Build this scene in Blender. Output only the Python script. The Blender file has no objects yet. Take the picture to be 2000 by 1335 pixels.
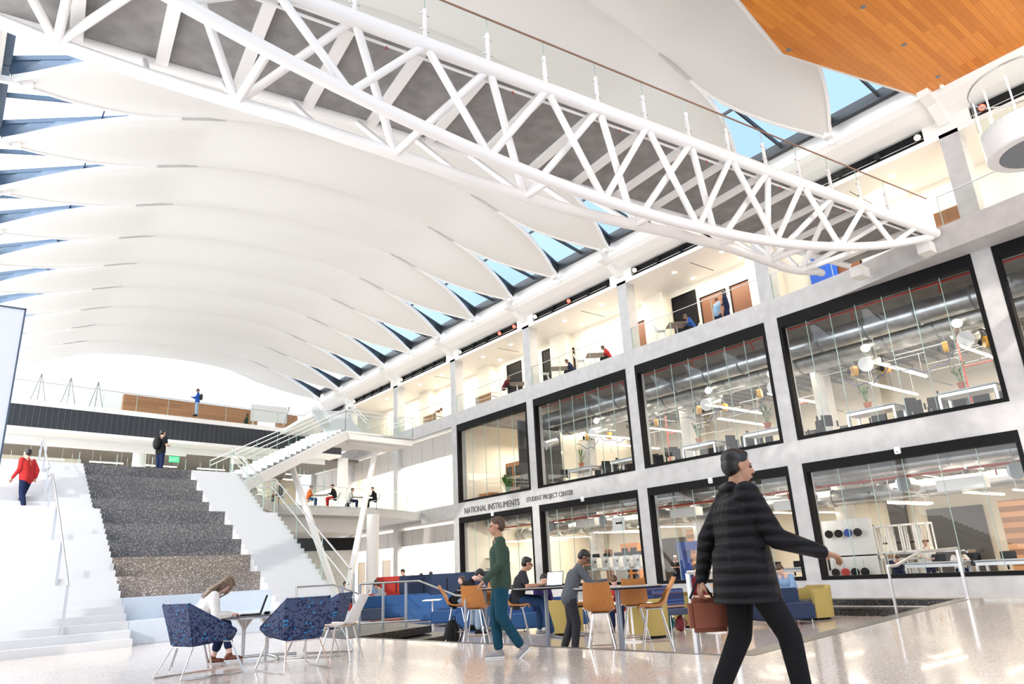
import bpy, bmesh, math, random
from mathutils import Vector, Matrix, Quaternion
random.seed(7)
SC = bpy.context.scene
COL = SC.collection
PI = math.pi
V = Vector
# ---------------------------------------------------------------- camera
F = 1392.0; CX, CY = 1000.0, 667.5
YD = V((-1144.0, 507.5, F)).normalized()
ZD = V((-222.0, -4347.5, F)).normalized()
ZD = (ZD - YD*ZD.dot(YD)).normalized()
XD = YD.cross(ZD)
if XD.x < 0: XD = -XD
CAMP = V((0, 0, 1.05))
RIGHT = V((XD[0], YD[0], ZD[0])); DOWN = V((XD[1], YD[1], ZD[1])); FWD = V((XD[2], YD[2], ZD[2]))
cd = bpy.data.cameras.new('camera'); cam = bpy.data.objects.new('camera', cd); COL.objects.link(cam)
cd.sensor_width = 36; cd.lens = F/2000*36; cd.clip_start = .05; cd.clip_end = 500
mr = Matrix((RIGHT, -DOWN, -FWD)).transposed().to_4x4()
cam.matrix_world = Matrix.Translation(CAMP) @ mr
SC.camera = cam
def ray(u, v): return RIGHT*((u-CX)/F) + DOWN*((v-CY)/F) + FWD
def zx(u, v, x): d = ray(u, v); return CAMP + d*((x-CAMP.x)/d.x)
def zy(u, v, y): d = ray(u, v); return CAMP + d*((y-CAMP.y)/d.y)
def solve_u(u, o, d):   # point o + d*s that falls on image column u
    k = (u-CX)/F; A = RIGHT-FWD*k; s = -A.dot(o-CAMP)/A.dot(d); return o+d*s
def zz(u, v, z): d = ray(u, v); return CAMP + d*((z-CAMP.z)/d.z)
# ---------------------------------------------------------------- light and exposure
SC.view_settings.view_transform = 'Standard'; SC.view_settings.look = 'None'
SC.view_settings.gamma = 1; SC.view_settings.use_curve_mapping = False
SC.view_settings.exposure = 0.45
W = bpy.data.worlds.new('sky'); SC.world = W; W.use_nodes = True
nt = W.node_tree; nt.nodes.clear()
def N(t, k, **kw):
    n = t.nodes.new(k)
    for a, b in kw.items(): setattr(n, a, b)
    return n
def L(t, a, b): t.links.new(a, b)
out = N(nt, 'ShaderNodeOutputWorld'); bg = N(nt, 'ShaderNodeBackground'); tc = N(nt, 'ShaderNodeTexCoord')
dp = N(nt, 'ShaderNodeVectorMath', operation='DOT_PRODUCT'); dp.inputs[1].default_value = (-.95, .10, .10)
rp = N(nt, 'ShaderNodeValToRGB')
rp.color_ramp.elements[0].position = .28; rp.color_ramp.elements[0].color = (.38, .54, .74, 1)
rp.color_ramp.elements[1].position = .56; rp.color_ramp.elements[1].color = (.97, .98, 1, 1)
e = rp.color_ramp.elements.new(.42); e.color = (.62, .76, .92, 1)
mr1 = N(nt, 'ShaderNodeMapRange'); mr1.inputs[1].default_value = -1; mr1.inputs[2].default_value = 1
ns = N(nt, 'ShaderNodeTexNoise'); ns.inputs['Scale'].default_value = 3.2; ns.inputs['Detail'].default_value = 5
ad = N(nt, 'ShaderNodeMath', operation='MULTIPLY_ADD'); ad.inputs[1].default_value = .35
sb = N(nt, 'ShaderNodeMath', operation='SUBTRACT'); sb.inputs[1].default_value = .17
L(nt, tc.outputs['Generated'], dp.inputs[0]); L(nt, dp.outputs['Value'], mr1.inputs[0])
L(nt, tc.outputs['Generated'], ns.inputs['Vector']); L(nt, ns.outputs['Fac'], ad.inputs[0]); L(nt, mr1.outputs[0], ad.inputs[2])
L(nt, ad.outputs[0], sb.inputs[0]); L(nt, sb.outputs[0], rp.inputs[0]); L(nt, rp.outputs[0], bg.inputs['Color'])
st = N(nt, 'ShaderNodeMapRange'); st.inputs[1].default_value = .38; st.inputs[2].default_value = .75
st.inputs[3].default_value = 1.3; st.inputs[4].default_value = 3.6
L(nt, sb.outputs[0], st.inputs[0]); L(nt, st.outputs[0], bg.inputs['Strength']); L(nt, bg.outputs[0], out.inputs[0])
sd = bpy.data.lights.new('sun', 'SUN'); sd.energy = 1.5; sd.angle = .02; sd.color = (1, .95, .86)
so = bpy.data.objects.new('sun', sd); COL.objects.link(so)
so.rotation_euler = V((.80, .52, -.30)).to_track_quat('-Z', 'Y').to_euler()
def area(name, loc, size, power, color=(1, .93, .82), rot=(0, 0, 0), sy=None):
    d = bpy.data.lights.new(name, 'AREA'); d.energy = power; d.color = color; d.size = size
    if sy: d.shape = 'RECTANGLE'; d.size_y = sy
    o = bpy.data.objects.new(name, d); COL.objects.link(o); o.location = loc; o.rotation_euler = rot
    return o
# ---------------------------------------------------------------- materials
MT = {}
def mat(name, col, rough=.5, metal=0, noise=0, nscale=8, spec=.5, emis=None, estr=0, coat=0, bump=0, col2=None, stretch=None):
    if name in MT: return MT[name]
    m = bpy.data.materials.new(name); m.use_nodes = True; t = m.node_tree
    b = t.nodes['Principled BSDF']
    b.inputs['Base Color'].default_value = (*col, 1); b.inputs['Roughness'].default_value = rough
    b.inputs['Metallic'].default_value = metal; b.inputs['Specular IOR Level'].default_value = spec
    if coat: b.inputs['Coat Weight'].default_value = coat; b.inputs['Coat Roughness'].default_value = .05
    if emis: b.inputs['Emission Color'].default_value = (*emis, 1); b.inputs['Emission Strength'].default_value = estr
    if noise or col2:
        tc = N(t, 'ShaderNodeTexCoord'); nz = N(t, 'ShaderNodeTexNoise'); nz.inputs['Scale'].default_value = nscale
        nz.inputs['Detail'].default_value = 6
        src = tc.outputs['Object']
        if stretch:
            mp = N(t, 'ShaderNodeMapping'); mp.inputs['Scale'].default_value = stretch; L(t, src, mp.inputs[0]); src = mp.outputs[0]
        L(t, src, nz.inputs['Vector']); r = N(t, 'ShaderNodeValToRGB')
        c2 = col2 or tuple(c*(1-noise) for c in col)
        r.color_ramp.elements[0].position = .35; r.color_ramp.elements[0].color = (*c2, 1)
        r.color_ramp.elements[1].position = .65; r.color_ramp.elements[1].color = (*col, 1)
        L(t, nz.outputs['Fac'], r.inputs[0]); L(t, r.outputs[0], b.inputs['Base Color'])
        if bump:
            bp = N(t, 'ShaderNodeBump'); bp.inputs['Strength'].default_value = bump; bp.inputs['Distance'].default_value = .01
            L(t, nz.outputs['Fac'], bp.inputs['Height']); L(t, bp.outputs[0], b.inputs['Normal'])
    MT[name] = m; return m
def terrazzo(name, base, chips, scale=60, rough=.3, thr=.25, coat=0, clump=None):
    m = bpy.data.materials.new(name); m.use_nodes = True; t = m.node_tree; b = t.nodes['Principled BSDF']
    tc = N(t, 'ShaderNodeTexCoord'); vo = N(t, 'ShaderNodeTexVoronoi'); vo.inputs['Scale'].default_value = scale
    L(t, tc.outputs['Object'], vo.inputs['Vector'])
    r = N(t, 'ShaderNodeValToRGB'); r.color_ramp.interpolation = 'CONSTANT'
    sp = N(t, 'ShaderNodeSeparateColor'); L(t, vo.outputs['Color'], sp.inputs[0]); L(t, sp.outputs[0], r.inputs[0])
    r.color_ramp.elements[0].color = (*base, 1); r.color_ramp.elements[1].position = 1-thr; r.color_ramp.elements[1].color = (*chips[0], 1)
    if len(chips) > 1:
        e = r.color_ramp.elements.new(1-thr*.45); e.color = (*chips[1], 1)
    nz = N(t, 'ShaderNodeTexNoise'); nz.inputs['Scale'].default_value = .7; nz.inputs['Detail'].default_value = 3
    L(t, tc.outputs['Object'], nz.inputs['Vector'])
    mx = N(t, 'ShaderNodeMix', data_type='RGBA', blend_type='MULTIPLY'); mx.inputs[0].default_value = .5
    L(t, r.outputs[0], mx.inputs[6])
    r2 = N(t, 'ShaderNodeValToRGB'); r2.color_ramp.elements[0].position = .3; r2.color_ramp.elements[1].position = .7
    r2.color_ramp.elements[0].color = (*(clump or (.8, .8, .8)), 1); r2.color_ramp.elements[1].color = (1, 1, 1, 1)
    L(t, nz.outputs['Fac'], r2.inputs[0]); L(t, r2.outputs[0], mx.inputs[7]); L(t, mx.outputs[2], b.inputs['Base Color'])
    b.inputs['Roughness'].default_value = rough
    if coat: b.inputs['Coat Weight'].default_value = coat; b.inputs['Coat Roughness'].default_value = .04
    MT[name] = m; return m
def glassm(name, tint=(.93, .97, .96), refl=.10, rough=.0):
    m = bpy.data.materials.new(name); m.use_nodes = True; t = m.node_tree; t.nodes.clear()
    o = N(t, 'ShaderNodeOutputMaterial'); tr = N(t, 'ShaderNodeBsdfTransparent'); tr.inputs[0].default_value = (*tint, 1)
    gl = N(t, 'ShaderNodeBsdfGlossy'); gl.inputs['Roughness'].default_value = rough
    lw = N(t, 'ShaderNodeLayerWeight'); lw.inputs[0].default_value = .5; pw = N(t, 'ShaderNodeMath', operation='POWER'); pw.inputs[1].default_value = 5; L(t, lw.outputs['Facing'], pw.inputs[0])
    fr = N(t, 'ShaderNodeMath', operation='MULTIPLY_ADD'); fr.inputs[1].default_value = .55; fr.inputs[2].default_value = .035; L(t, pw.outputs[0], fr.inputs[0])
    ma = N(t, 'ShaderNodeMath', operation='ADD'); ma.use_clamp = True; ma.inputs[1].default_value = refl*.25
    ms = N(t, 'ShaderNodeMixShader'); L(t, fr.outputs[0], ma.inputs[0]); L(t, ma.outputs[0], ms.inputs[0])
    L(t, tr.outputs[0], ms.inputs[1]); L(t, gl.outputs[0], ms.inputs[2]); L(t, ms.outputs[0], o.inputs[0])
    MT[name] = m; return m
def plankm(name, c1, c2, sx, sy, axis='XY', rough=.4, mortar=.004, mc=None):
    m = bpy.data.materials.new(name); m.use_nodes = True; t = m.node_tree; b = t.nodes['Principled BSDF']
    tc = N(t, 'ShaderNodeTexCoord'); mp = N(t, 'ShaderNodeMapping')
    if axis == 'XZ': mp.inputs['Rotation'].default_value = (-PI/2, 0, 0)
    if axis == 'YX': mp.inputs['Rotation'].default_value = (0, 0, PI/2)
    br = N(t, 'ShaderNodeTexBrick'); br.inputs['Scale'].default_value = 1; br.inputs['Mortar Size'].default_value = mortar
    br.inputs['Brick Width'].default_value = sx; br.inputs['Row Height'].default_value = sy
    br.inputs['Color1'].default_value = (*c1, 1); br.inputs['Color2'].default_value = (*c2, 1)
    br.inputs['Mortar'].default_value = (*(mc or tuple(c*.55 for c in c2)), 1)
    nz = N(t, 'ShaderNodeTexNoise'); nz.inputs['Scale'].default_value = 3; nz.inputs['Detail'].default_value = 8
    m2 = N(t, 'ShaderNodeMapping'); m2.inputs['Scale'].default_value = (1, 14, 14) if axis != 'YX' else (14, 1, 14)
    mx = N(t, 'ShaderNodeMix', data_type='RGBA', blend_type='MULTIPLY'); mx.inputs[0].default_value = .35
    L(t, tc.outputs['Object'], mp.inputs[0]); L(t, mp.outputs[0], br.inputs['Vector'])
    L(t, tc.outputs['Object'], m2.inputs[0]); L(t, m2.outputs[0], nz.inputs['Vector'])
    L(t, br.outputs['Color'], mx.inputs[6]); L(t, nz.outputs['Color'], mx.inputs[7]); 
    hs = N(t, 'ShaderNodeHueSaturation'); hs.inputs['Saturation'].default_value = 0; hs.inputs['Value'].default_value = 1.6
    L(t, nz.outputs['Color'], hs.inputs['Color']); L(t, hs.outputs[0], mx.inputs[7])
    L(t, mx.outputs[2], b.inputs['Base Color']); b.inputs['Roughness'].default_value = rough
    MT[name] = m; return m
def trim_fabric(name):
    m = bpy.data.materials.new(name); m.use_nodes = True; t = m.node_tree; b = t.nodes['Principled BSDF']
    tc = N(t, 'ShaderNodeTexCoord'); sx = N(t, 'ShaderNodeSeparateXYZ'); L(t, tc.outputs['Object'], sx.inputs[0])
    def fl(a, ka, b_, kb):
        p = N(t, 'ShaderNodeMath', operation='MULTIPLY'); p.inputs[1].default_value = ka; L(t, a, p.inputs[0])
        q = N(t, 'ShaderNodeMath', operation='MULTIPLY_ADD'); q.inputs[1].default_value = kb; L(t, b_, q.inputs[0]); L(t, p.outputs[0], q.inputs[2])
        f = N(t, 'ShaderNodeMath', operation='FLOOR'); L(t, q.outputs[0], f.inputs[0]); return f.outputs[0]
    h = N(t, 'ShaderNodeMath', operation='ADD'); L(t, sx.outputs[0], h.inputs[0]); L(t, sx.outputs[1], h.inputs[1])
    cv = N(t, 'ShaderNodeCombineXYZ')
    L(t, fl(h.outputs[0], 34, sx.outputs[2], 0.0), cv.inputs[0]); L(t, fl(h.outputs[0], 17, sx.outputs[2], 34), cv.inputs[1]); L(t, fl(h.outputs[0], -17, sx.outputs[2], 34), cv.inputs[2])
    wn = N(t, 'ShaderNodeTexWhiteNoise'); L(t, cv.outputs[0], wn.inputs[0])
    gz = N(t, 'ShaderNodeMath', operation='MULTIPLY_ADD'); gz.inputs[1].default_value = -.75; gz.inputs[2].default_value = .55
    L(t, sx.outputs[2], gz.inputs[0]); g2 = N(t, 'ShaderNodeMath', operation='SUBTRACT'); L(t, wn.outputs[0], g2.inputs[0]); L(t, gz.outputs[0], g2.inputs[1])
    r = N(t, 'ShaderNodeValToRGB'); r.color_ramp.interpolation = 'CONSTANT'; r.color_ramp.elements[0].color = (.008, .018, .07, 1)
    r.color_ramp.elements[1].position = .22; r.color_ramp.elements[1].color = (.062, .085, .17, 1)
    L(t, g2.outputs[0], r.inputs[0]); sc_ = N(t, 'ShaderNodeSeparateColor'); L(t, wn.outputs['Color'], sc_.inputs[0])
    gt = N(t, 'ShaderNodeMath', operation='GREATER_THAN'); gt.inputs[1].default_value = .972; L(t, sc_.outputs[1], gt.inputs[0])
    mx = N(t, 'ShaderNodeMix', data_type='RGBA'); L(t, gt.outputs[0], mx.inputs[0]); L(t, r.outputs[0], mx.inputs[6]); mx.inputs[7].default_value = (.02, .27, .58, 1); L(t, mx.outputs[2], b.inputs['Base Color']); b.inputs['Roughness'].default_value = .85
    MT[name] = m; return m
def stripem(name):
    m = bpy.data.materials.new(name); m.use_nodes = True; t = m.node_tree; b = t.nodes['Principled BSDF']
    tc = N(t, 'ShaderNodeTexCoord'); sx = N(t, 'ShaderNodeSeparateXYZ'); L(t, tc.outputs['Object'], sx.inputs[0])
    q = N(t, 'ShaderNodeMath', operation='MULTIPLY'); q.inputs[1].default_value = 32; L(t, sx.outputs[2], q.inputs[0])
    f = N(t, 'ShaderNodeMath', operation='FLOOR'); L(t, q.outputs[0], f.inputs[0])
    wn = N(t, 'ShaderNodeTexWhiteNoise', noise_dimensions='1D'); L(t, f.outputs[0], wn.inputs['W'])
    r = N(t, 'ShaderNodeValToRGB'); r.color_ramp.interpolation = 'CONSTANT'; r.color_ramp.elements[0].color = (.02, .03, .09, 1)
    r.color_ramp.elements[1].position = .4; r.color_ramp.elements[1].color = (.12, .06, .10, 1)
    for p, c in ((.58, (.4, .36, .32)), (.7, (.04, .1, .3)), (.84, (.35, .05, .04)), (.92, (.5, .35, .2))):
        e = r.color_ramp.elements.new(p); e.color = (*c, 1)
    L(t, wn.outputs[0], r.inputs[0]); L(t, r.outputs[0], b.inputs['Base Color']); b.inputs['Roughness'].default_value = .8
    MT[name] = m; return m
WHITE = mat('white_paint', (.86, .85, .83), .5)
STEEL_W = mat('white_steel', (.90, .89, .88), .35)
PETAL = mat('petal_panel', (.78, .765, .745), .7)
CONC = mat('concrete', (.54, .54, .545), .6, noise=.13, nscale=2.6)
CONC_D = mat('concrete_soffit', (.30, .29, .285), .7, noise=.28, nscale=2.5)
BLACK = mat('black_frame', (.006, .006, .007), .6, spec=.15)
BLUEGREY = mat('dark_glazing_frame', (.07, .115, .18), .4)
BLK = mat('black_matte', (.007, .007, .008), .7, spec=.25)
DGREY = mat('dark_grey_panel', (.022, .027, .036), .5)
CREAM = mat('cream_wall', (.83, .78, .68), .6)
GREYP = mat('grey_panel', (.50, .48, .46), .5)
STONEW = mat('white_stone', (.60, .61, .63), .5)
SUNGLARE = mat('painted_sun_glare', (.58, .65, .74), .35, noise=.08, nscale=2)  # overexposed sunlight on the lowest seating blocks, painted into the base colour
FLOORM = terrazzo('floor_terrazzo', (.70, .62, .57), [(.52, .42, .36), (.84, .79, .75)], 75, .16, .45, coat=.35, clump=(.9, .88, .86))
DTERR = terrazzo('dark_terrazzo', (.065, .07, .08), [(.16, .14, .13), (.36, .34, .33)], 70, .35, .35, clump=(.75, .75, .8))
KTERR = terrazzo('black_terrazzo', (.012, .011, .012), [(.05, .045, .04), (.16, .15, .14)], 70, .35, .25)
DTERR2 = terrazzo('grey_terrazzo', (.09, .095, .105), [(.18, .17, .16), (.38, .36, .34)], 70, .4, .35)
BTERR = terrazzo('brown_terrazzo', (.19, .155, .135), [(.30, .24, .2), (.55, .5, .45)], 55, .35, .35)
CTERR = terrazzo('carpet_floor', (.3, .28, .26), [(.25, .2, .2), (.4, .35, .3)], 40, .6, .3)
GLASS = glassm('clear_glass'); GLASSB = glassm('window_glass', (.93, .95, .95), .02)
GLASSG = glassm('guard_glass', (.93, .965, .95), -.10)
GREENE = mat('glass_edge', (.36, .50, .46), .3)
SKYG = glassm('skylight_glass', (.86, .92, .98), -1.0)
ORANGEW = plankm('orange_planks', (.78, .28, .035), (.62, .19, .018), 2.6, .17, 'XY', .35)
WOODP = plankm('wall_wood', (.50, .26, .13), (.36, .17, .08), 3, .22, 'XZ', .45)
DOORW = mat('door_wood', (.22, .085, .04), .4, noise=.25, nscale=4, stretch=(8, 8, 1))
WOODL = mat('light_wood', (.62, .40, .24), .45, noise=.15, nscale=5)
STOOLW = mat('stool_plywood', (.56, .235, .062), .32, col2=(.47, .18, .045), nscale=6, stretch=(10, 10, 1))
CHROME = mat('chrome', (.72, .72, .72), .16, 1)
STEEL = mat('brushed_steel', (.55, .55, .56), .32, 1)
GALV = mat('galvanised_duct', (.50, .52, .54), .32, .85, noise=.25, nscale=3)
GRAYM = mat('grey_metal', (.20, .22, .25), .4, .3)
BLUE = mat('royal_blue_upholstery', (.022, .085, .24), .8)
NAVY = mat('navy_upholstery', (.012, .026, .07), .8)
SLATE = mat('slate_upholstery', (.05, .07, .13), .8)
RED = mat('red_upholstery', (.42, .025, .015), .75)
YELL = mat('mustard_upholstery', (.40, .30, .09), .8)
GRYU = mat('charcoal_upholstery', (.075, .085, .1), .8)
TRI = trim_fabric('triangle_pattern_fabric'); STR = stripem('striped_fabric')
PURP = mat('inner_upholstery', (.13, .11, .2), .85)
EMW = mat('linear_light', (1, 1, 1), .5, emis=(1, .84, .62), estr=9)
EMD = mat('downlight_lens', (1, 1, 1), .5, emis=(1, .88, .7), estr=14)
REDL = mat('red_spot_lens', (1, .1, .05), .5, emis=(1, .03, .02), estr=9)
WARML = mat('warm_spot_lens', (1, .8, .5), .5, emis=(1, .72, .35), estr=10)
SCRN = mat('laptop_screen_off', (.006, .01, .014), .08)
SCRL = mat('laptop_screen_lit', (.7, .75, .8), .3, emis=(.8, .9, .95), estr=.6)
REDP = mat('red_pipe', (.45, .03, .02), .4); YEL = mat('yellow_plastic', (.75, .38, .02), .4)
TERRA = mat('terracotta', (.42, .13, .06), .7); LEAF = mat('leaf_green', (.06, .20, .03), .5, noise=.4, nscale=20)
WPLAS = mat('white_plastic', (.80, .80, .80), .35); BLUEP = mat('blue_plastic', (.01, .06, .33), .4)
GREENS = mat('exit_sign_green', (.02, .4, .12), .4, emis=(.05, .7, .25), estr=1.0)
TXT = mat('sign_lettering', (.10, .105, .11), .4)
# ---------------------------------------------------------------- mesh helpers
class MB:
    def __init__(s): s.v = []; s.f = []; s.mi = []; s.cur = 0
    def add(s, vs, fs):
        o = len(s.v); s.v += [tuple(x) for x in vs]; s.f += [[i+o for i in q] for q in fs]; s.mi += [s.cur]*len(fs); return s
    def box(s, x0, x1, y0, y1, z0, z1, m=None):
        vs = [(x, y, z) for x in (x0, x1) for y in (y0, y1) for z in (z0, z1)]
        if m is not None: vs = [m @ V(q) for q in vs]
        return s.add(vs, [(0, 1, 3, 2), (4, 6, 7, 5), (0, 4, 5, 1), (2, 3, 7, 6), (0, 2, 6, 4), (1, 5, 7, 3)])
    def hexa(s, p): return s.add(p, [(3, 2, 1, 0), (4, 5, 6, 7), (0, 1, 5, 4), (1, 2, 6, 5), (2, 3, 7, 6), (3, 0, 4, 7)])
    def quad(s, *p): return s.add(p, [tuple(range(len(p)))])
    def prism(s, poly, z0, z1):   # poly xy list, extruded in z (z may be callables)
        n = len(poly); f0 = z0 if callable(z0) else (lambda x, y: z0); f1 = z1 if callable(z1) else (lambda x, y: z1)
        vs = [(x, y, f0(x, y)) for x, y in poly]+[(x, y, f1(x, y)) for x, y in poly]
        return s.add(vs, [tuple(range(n))[::-1], tuple(range(n, 2*n))]+[(i, (i+1) % n, n+(i+1) % n, n+i) for i in range(n)])
    def bar(s, a, b, w, h=None, up=(0, 0, 1)):   # rectangular bar from a to b
        a = V(a); b = V(b); h = h or w; d = (b-a).normalized(); u = V(up)
        if abs(d.dot(u)) > .99: u = V((1, 0, 0))
        sx = d.cross(u).normalized(); sz = sx.cross(d)
        q = [sx*i*w/2+sz*j*h/2 for i, j in ((-1, -1), (1, -1), (1, 1), (-1, 1))]
        return s.hexa([a+k for k in q]+[b+k for k in q])
    def tube(s, pts, r, n=10, closed=False, r2=None):
        pts = [V(p) for p in pts]; k = len(pts); base = len(s.v); prev = None; rings = []
        for i, p in enumerate(pts):
            if closed: d = pts[(i+1) % k]-pts[i-1]
            else: d = (pts[min(i+1, k-1)]-pts[max(i-1, 0)])
            d.normalize()
            if prev is None:
                u = V((0, 0, 1)) if abs(d.z) < .9 else V((1, 0, 0)); u = (u-d*u.dot(d)).normalized()
            else: u = (prev-d*prev.dot(d)).normalized()
            prev = u; w = d.cross(u); rr = r if r2 is None else r+(r2-r)*i/(k-1)
            if 0 < i < k-1 or closed:
                a = (pts[i]-pts[i-1]).normalized(); c = abs(a.dot(d)); rr = rr/max(c, .6)
            rings.append([p+(u*math.cos(2*PI*j/n)+w*math.sin(2*PI*j/n))*rr for j in range(n)])
        vs = [q for R in rings for q in R]; fs = []
        m = k if closed else k-1
        for i in range(m):
            i2 = (i+1) % k
            for j in range(n): fs.append((i*n+j, i*n+(j+1) % n, i2*n+(j+1) % n, i2*n+j))
        if not closed: fs += [tuple(range(n))[::-1], tuple((k-1)*n+j for j in range(n))]
        return s.add(vs, fs)
    def lathe(s, prof, n=20, c=(0, 0, 0), m=None):   # prof [(r,z)]
        vs = []; fs = []; k = len(prof)
        for r, z in prof:
            for j in range(n): vs.append(V((c[0]+r*math.cos(2*PI*j/n), c[1]+r*math.sin(2*PI*j/n), c[2]+z)))
        if m is not None: vs = [m @ q for q in vs]
        for i in range(k-1):
            for j in range(n): fs.append((i*n+j, i*n+(j+1) % n, (i+1)*n+(j+1) % n, (i+1)*n+j))
        fs += [tuple(range(n))[::-1], tuple((k-1)*n+j for j in range(n))]
        return s.add(vs, fs)
    def ball(s, c, r, m=None, n=12):   # ellipsoid
        r = (r, r, r) if isinstance(r, (int, float)) else r; c = V(c); vs = []; fs = []
        k = n//2
        for i in range(k+1):
            th = PI*i/k; 
            if i in (0, k): vs.append(V((0, 0, math.cos(th)))); continue
            for j in range(n): vs.append(V((math.sin(th)*math.cos(2*PI*j/n), math.sin(th)*math.sin(2*PI*j/n), math.cos(th))))
        idx = lambda i, j: 0 if i == 0 else (len(vs)-1 if i == k else 1+(i-1)*n+j % n)
        for i in range(k):
            for j in range(n):
                q = [idx(i, j), idx(i+1, j), idx(i+1, j+1), idx(i, j+1)]; u = []
                for a in q:
                    if a not in u: u.append(a)
                fs.append(tuple(u))
        o = [V((q.x*r[0], q.y*r[1], q.z*r[2])) for q in vs]
        if m is not None: o = [m @ q for q in o]
        return s.add([q+c for q in o], fs)
    def caps(s, a, ra, b, rb, n=12):
        a = V(a); b = V(b); d = b-a
        s.ball(a, ra, n=n); s.ball(b, rb, n=n)
        if d.length > 1e-4: s.tube([a, b], ra, n, r2=rb)
        return s
    def build(s, name, mats, parent=None, smooth=False, bevel=0, label=None):
        me = bpy.data.meshes.new(name); me.from_pydata(s.v, [], s.f)
        for m in (mats if isinstance(mats, (list, tuple)) else [mats]): me.materials.append(m)
        for i, p in enumerate(me.polygons): p.material_index = s.mi[i]; p.use_smooth = bool(smooth)
        bm = bmesh.new(); bm.from_mesh(me); bmesh.ops.recalc_face_normals(bm, faces=bm.faces)
        if bevel:
            ed = [e for e in bm.edges if len(e.link_faces) == 2 and e.calc_face_angle(0) > .6]
            bmesh.ops.bevel(bm, geom=ed, offset=bevel, segments=2, affect='EDGES', clamp_overlap=True)
        bm.to_mesh(me); bm.free()
        if smooth == 'auto' or (smooth and smooth != 'all'):
            try: me.set_sharp_from_angle(angle=math.radians(40))
            except Exception: pass
        o = bpy.data.objects.new(name, me); COL.objects.link(o)
        if parent is not None: o.parent = parent
        if label: o['label'] = label
        return o
def tag(o, label=None, cat=None, group=None, kind=None):
    if label: o['label'] = label
    if cat: o['category'] = cat
    if group: o['group'] = group
    if kind: o['kind'] = kind
    return o
def empty(name, loc=(0, 0, 0), rz=0, label=None, cat=None, group=None, kind=None):
    o = bpy.data.objects.new(name, None); COL.objects.link(o); o.location = loc; o.rotation_euler = (0, 0, rz); o.empty_display_size = .1
    return tag(o, label, cat, group, kind)
def copy_tree(root, loc=None, rz=None, label=None, group=None, scale=None):
    def rec(o, par):
        c = o.copy(); COL.objects.link(c)
        if par is not None: c.parent = par
        for ch in o.children: rec(ch, c)
        return c
    kids = list(root.children); r = root.copy(); COL.objects.link(r)
    for ch in kids: rec(ch, r)
    if loc is not None: r.location = loc
    if rz is not None: r.rotation_euler = (0, 0, rz)
    if label: r['label'] = label
    if group: r['group'] = group
    if scale: r.scale = (scale,)*3
    return r
def struct(o, label, cat='wall'): return tag(o, label, cat, kind='structure')
def text(name, s, size, loc, mrot, mt, parent=None, ext=.004, align='LEFT', sx=1):
    cu = bpy.data.curves.new(name, 'FONT'); cu.body = s; cu.size = size; cu.extrude = ext; cu.align_x = align
    o = bpy.data.objects.new(name, cu); COL.objects.link(o)
    dg = bpy.context.evaluated_depsgraph_get(); me = bpy.data.meshes.new_from_object(o.evaluated_get(dg))
    bpy.data.objects.remove(o); me.materials.clear(); me.materials.append(mt)
    me.transform(Matrix.Diagonal((sx, 1, 1, 1))); me.transform(mrot.to_4x4()); me.transform(Matrix.Translation(loc))
    o = bpy.data.objects.new(name, me); COL.objects.link(o)
    if parent is not None: o.parent = parent
    return o
RWALL = Matrix(((0, 0, -1), (-1, 0, 0), (0, 1, 0)))   # text on a wall facing -x, reading left to right as seen from inside (x-axis -> -y)
def face(dx, dy): return math.atan2(-dx, dy)
SR = (RIGHT.x, RIGHT.y)     # screen right on the ground
SA = (FWD.x, FWD.y)         # away from the viewer
def dirn(r, a):             # facing from right / away components
    return face(SR[0]*r+SA[0]*a, SR[1]*r+SA[1]*a)
# ================================================================ the setting
from mathutils.geometry import tessellate_polygon
D = 25.1                      # inner face of the concrete lab wall
SUNK = -.32
def poly_mesh(outer, holes, zf, mb=None):
    mb = mb or MB(); loops = [[V((x, y, 0)) for x, y in outer]]+[[V((x, y, 0)) for x, y in h] for h in holes]
    flat = [p for l in loops for p in l]
    mb.add([(p.x, p.y, zf(p.x, p.y)) for p in flat], [tuple(t) for t in tessellate_polygon(loops)]); return mb
HOLE = [(7.5, 5.6), (17.55, 7.1), (17.95, 30), (12.5, 31), (9.6, 22), (8.73, 14.66), (6.6, 13.6)]
fl = poly_mesh([(-8, -10), (18, -10), (18, 62), (-8, 62)], [HOLE], lambda x, y: 0)
fl.quad((18, -10, 0), (25.6, -10, -.31), (25.6, 62, -.31), (18, 62, 0))
struct(fl.build('floor', FLOORM), 'polished pale terrazzo main floor of the atrium', 'floor')
fl = MB().prism(HOLE, SUNK-.2, SUNK)
for i in range(len(HOLE)):
    a = HOLE[i]; b = HOLE[(i+1) % len(HOLE)]
    fl.quad((*a, SUNK-.1), (*b, SUNK-.1), (*b, -.002), (*a, -.002))
struct(fl.build('floor', FLOORM), 'sunken terrazzo lounge floor two steps below the main floor', 'floor')
def strip(mb, a, b, w, z0, z1, side=1):
    a = V((*a, 0)); b = V((*b, 0)); n = (b-a).normalized().cross(V((0, 0, 1)))*w*side
    return mb.prism([(p.x, p.y) for p in (a, b, b+n, a+n)], z0, z1)
tb = MB(); strip(tb, (6.55, 14.0), (7.5, 5.6), .10, -.05, .004, 1); strip(tb, (7.5, 5.6), (17.55, 7.1), .28, -.05, .004, 1)
struct(tb.build('trim_1', CTERR and mat('edge_band', (.085, .075, .068), .28)), 'dark border band along the near edge of the sunken lounge', 'floor trim')
st = MB(); strip(st, (17.55, 7.1), (17.62, 13), .55, SUNK, -.16, -1)
struct(st.build('trim_2', KTERR), 'dark terrazzo step at the window side of the sunken lounge', 'step')
st = MB(); strip(st, (17.55, 7.1), (17.62, 13), .5, -.13, .006, 1)
struct(st.build('trim_3', KTERR), 'dark terrazzo nosing above the window side step', 'step')
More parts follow.
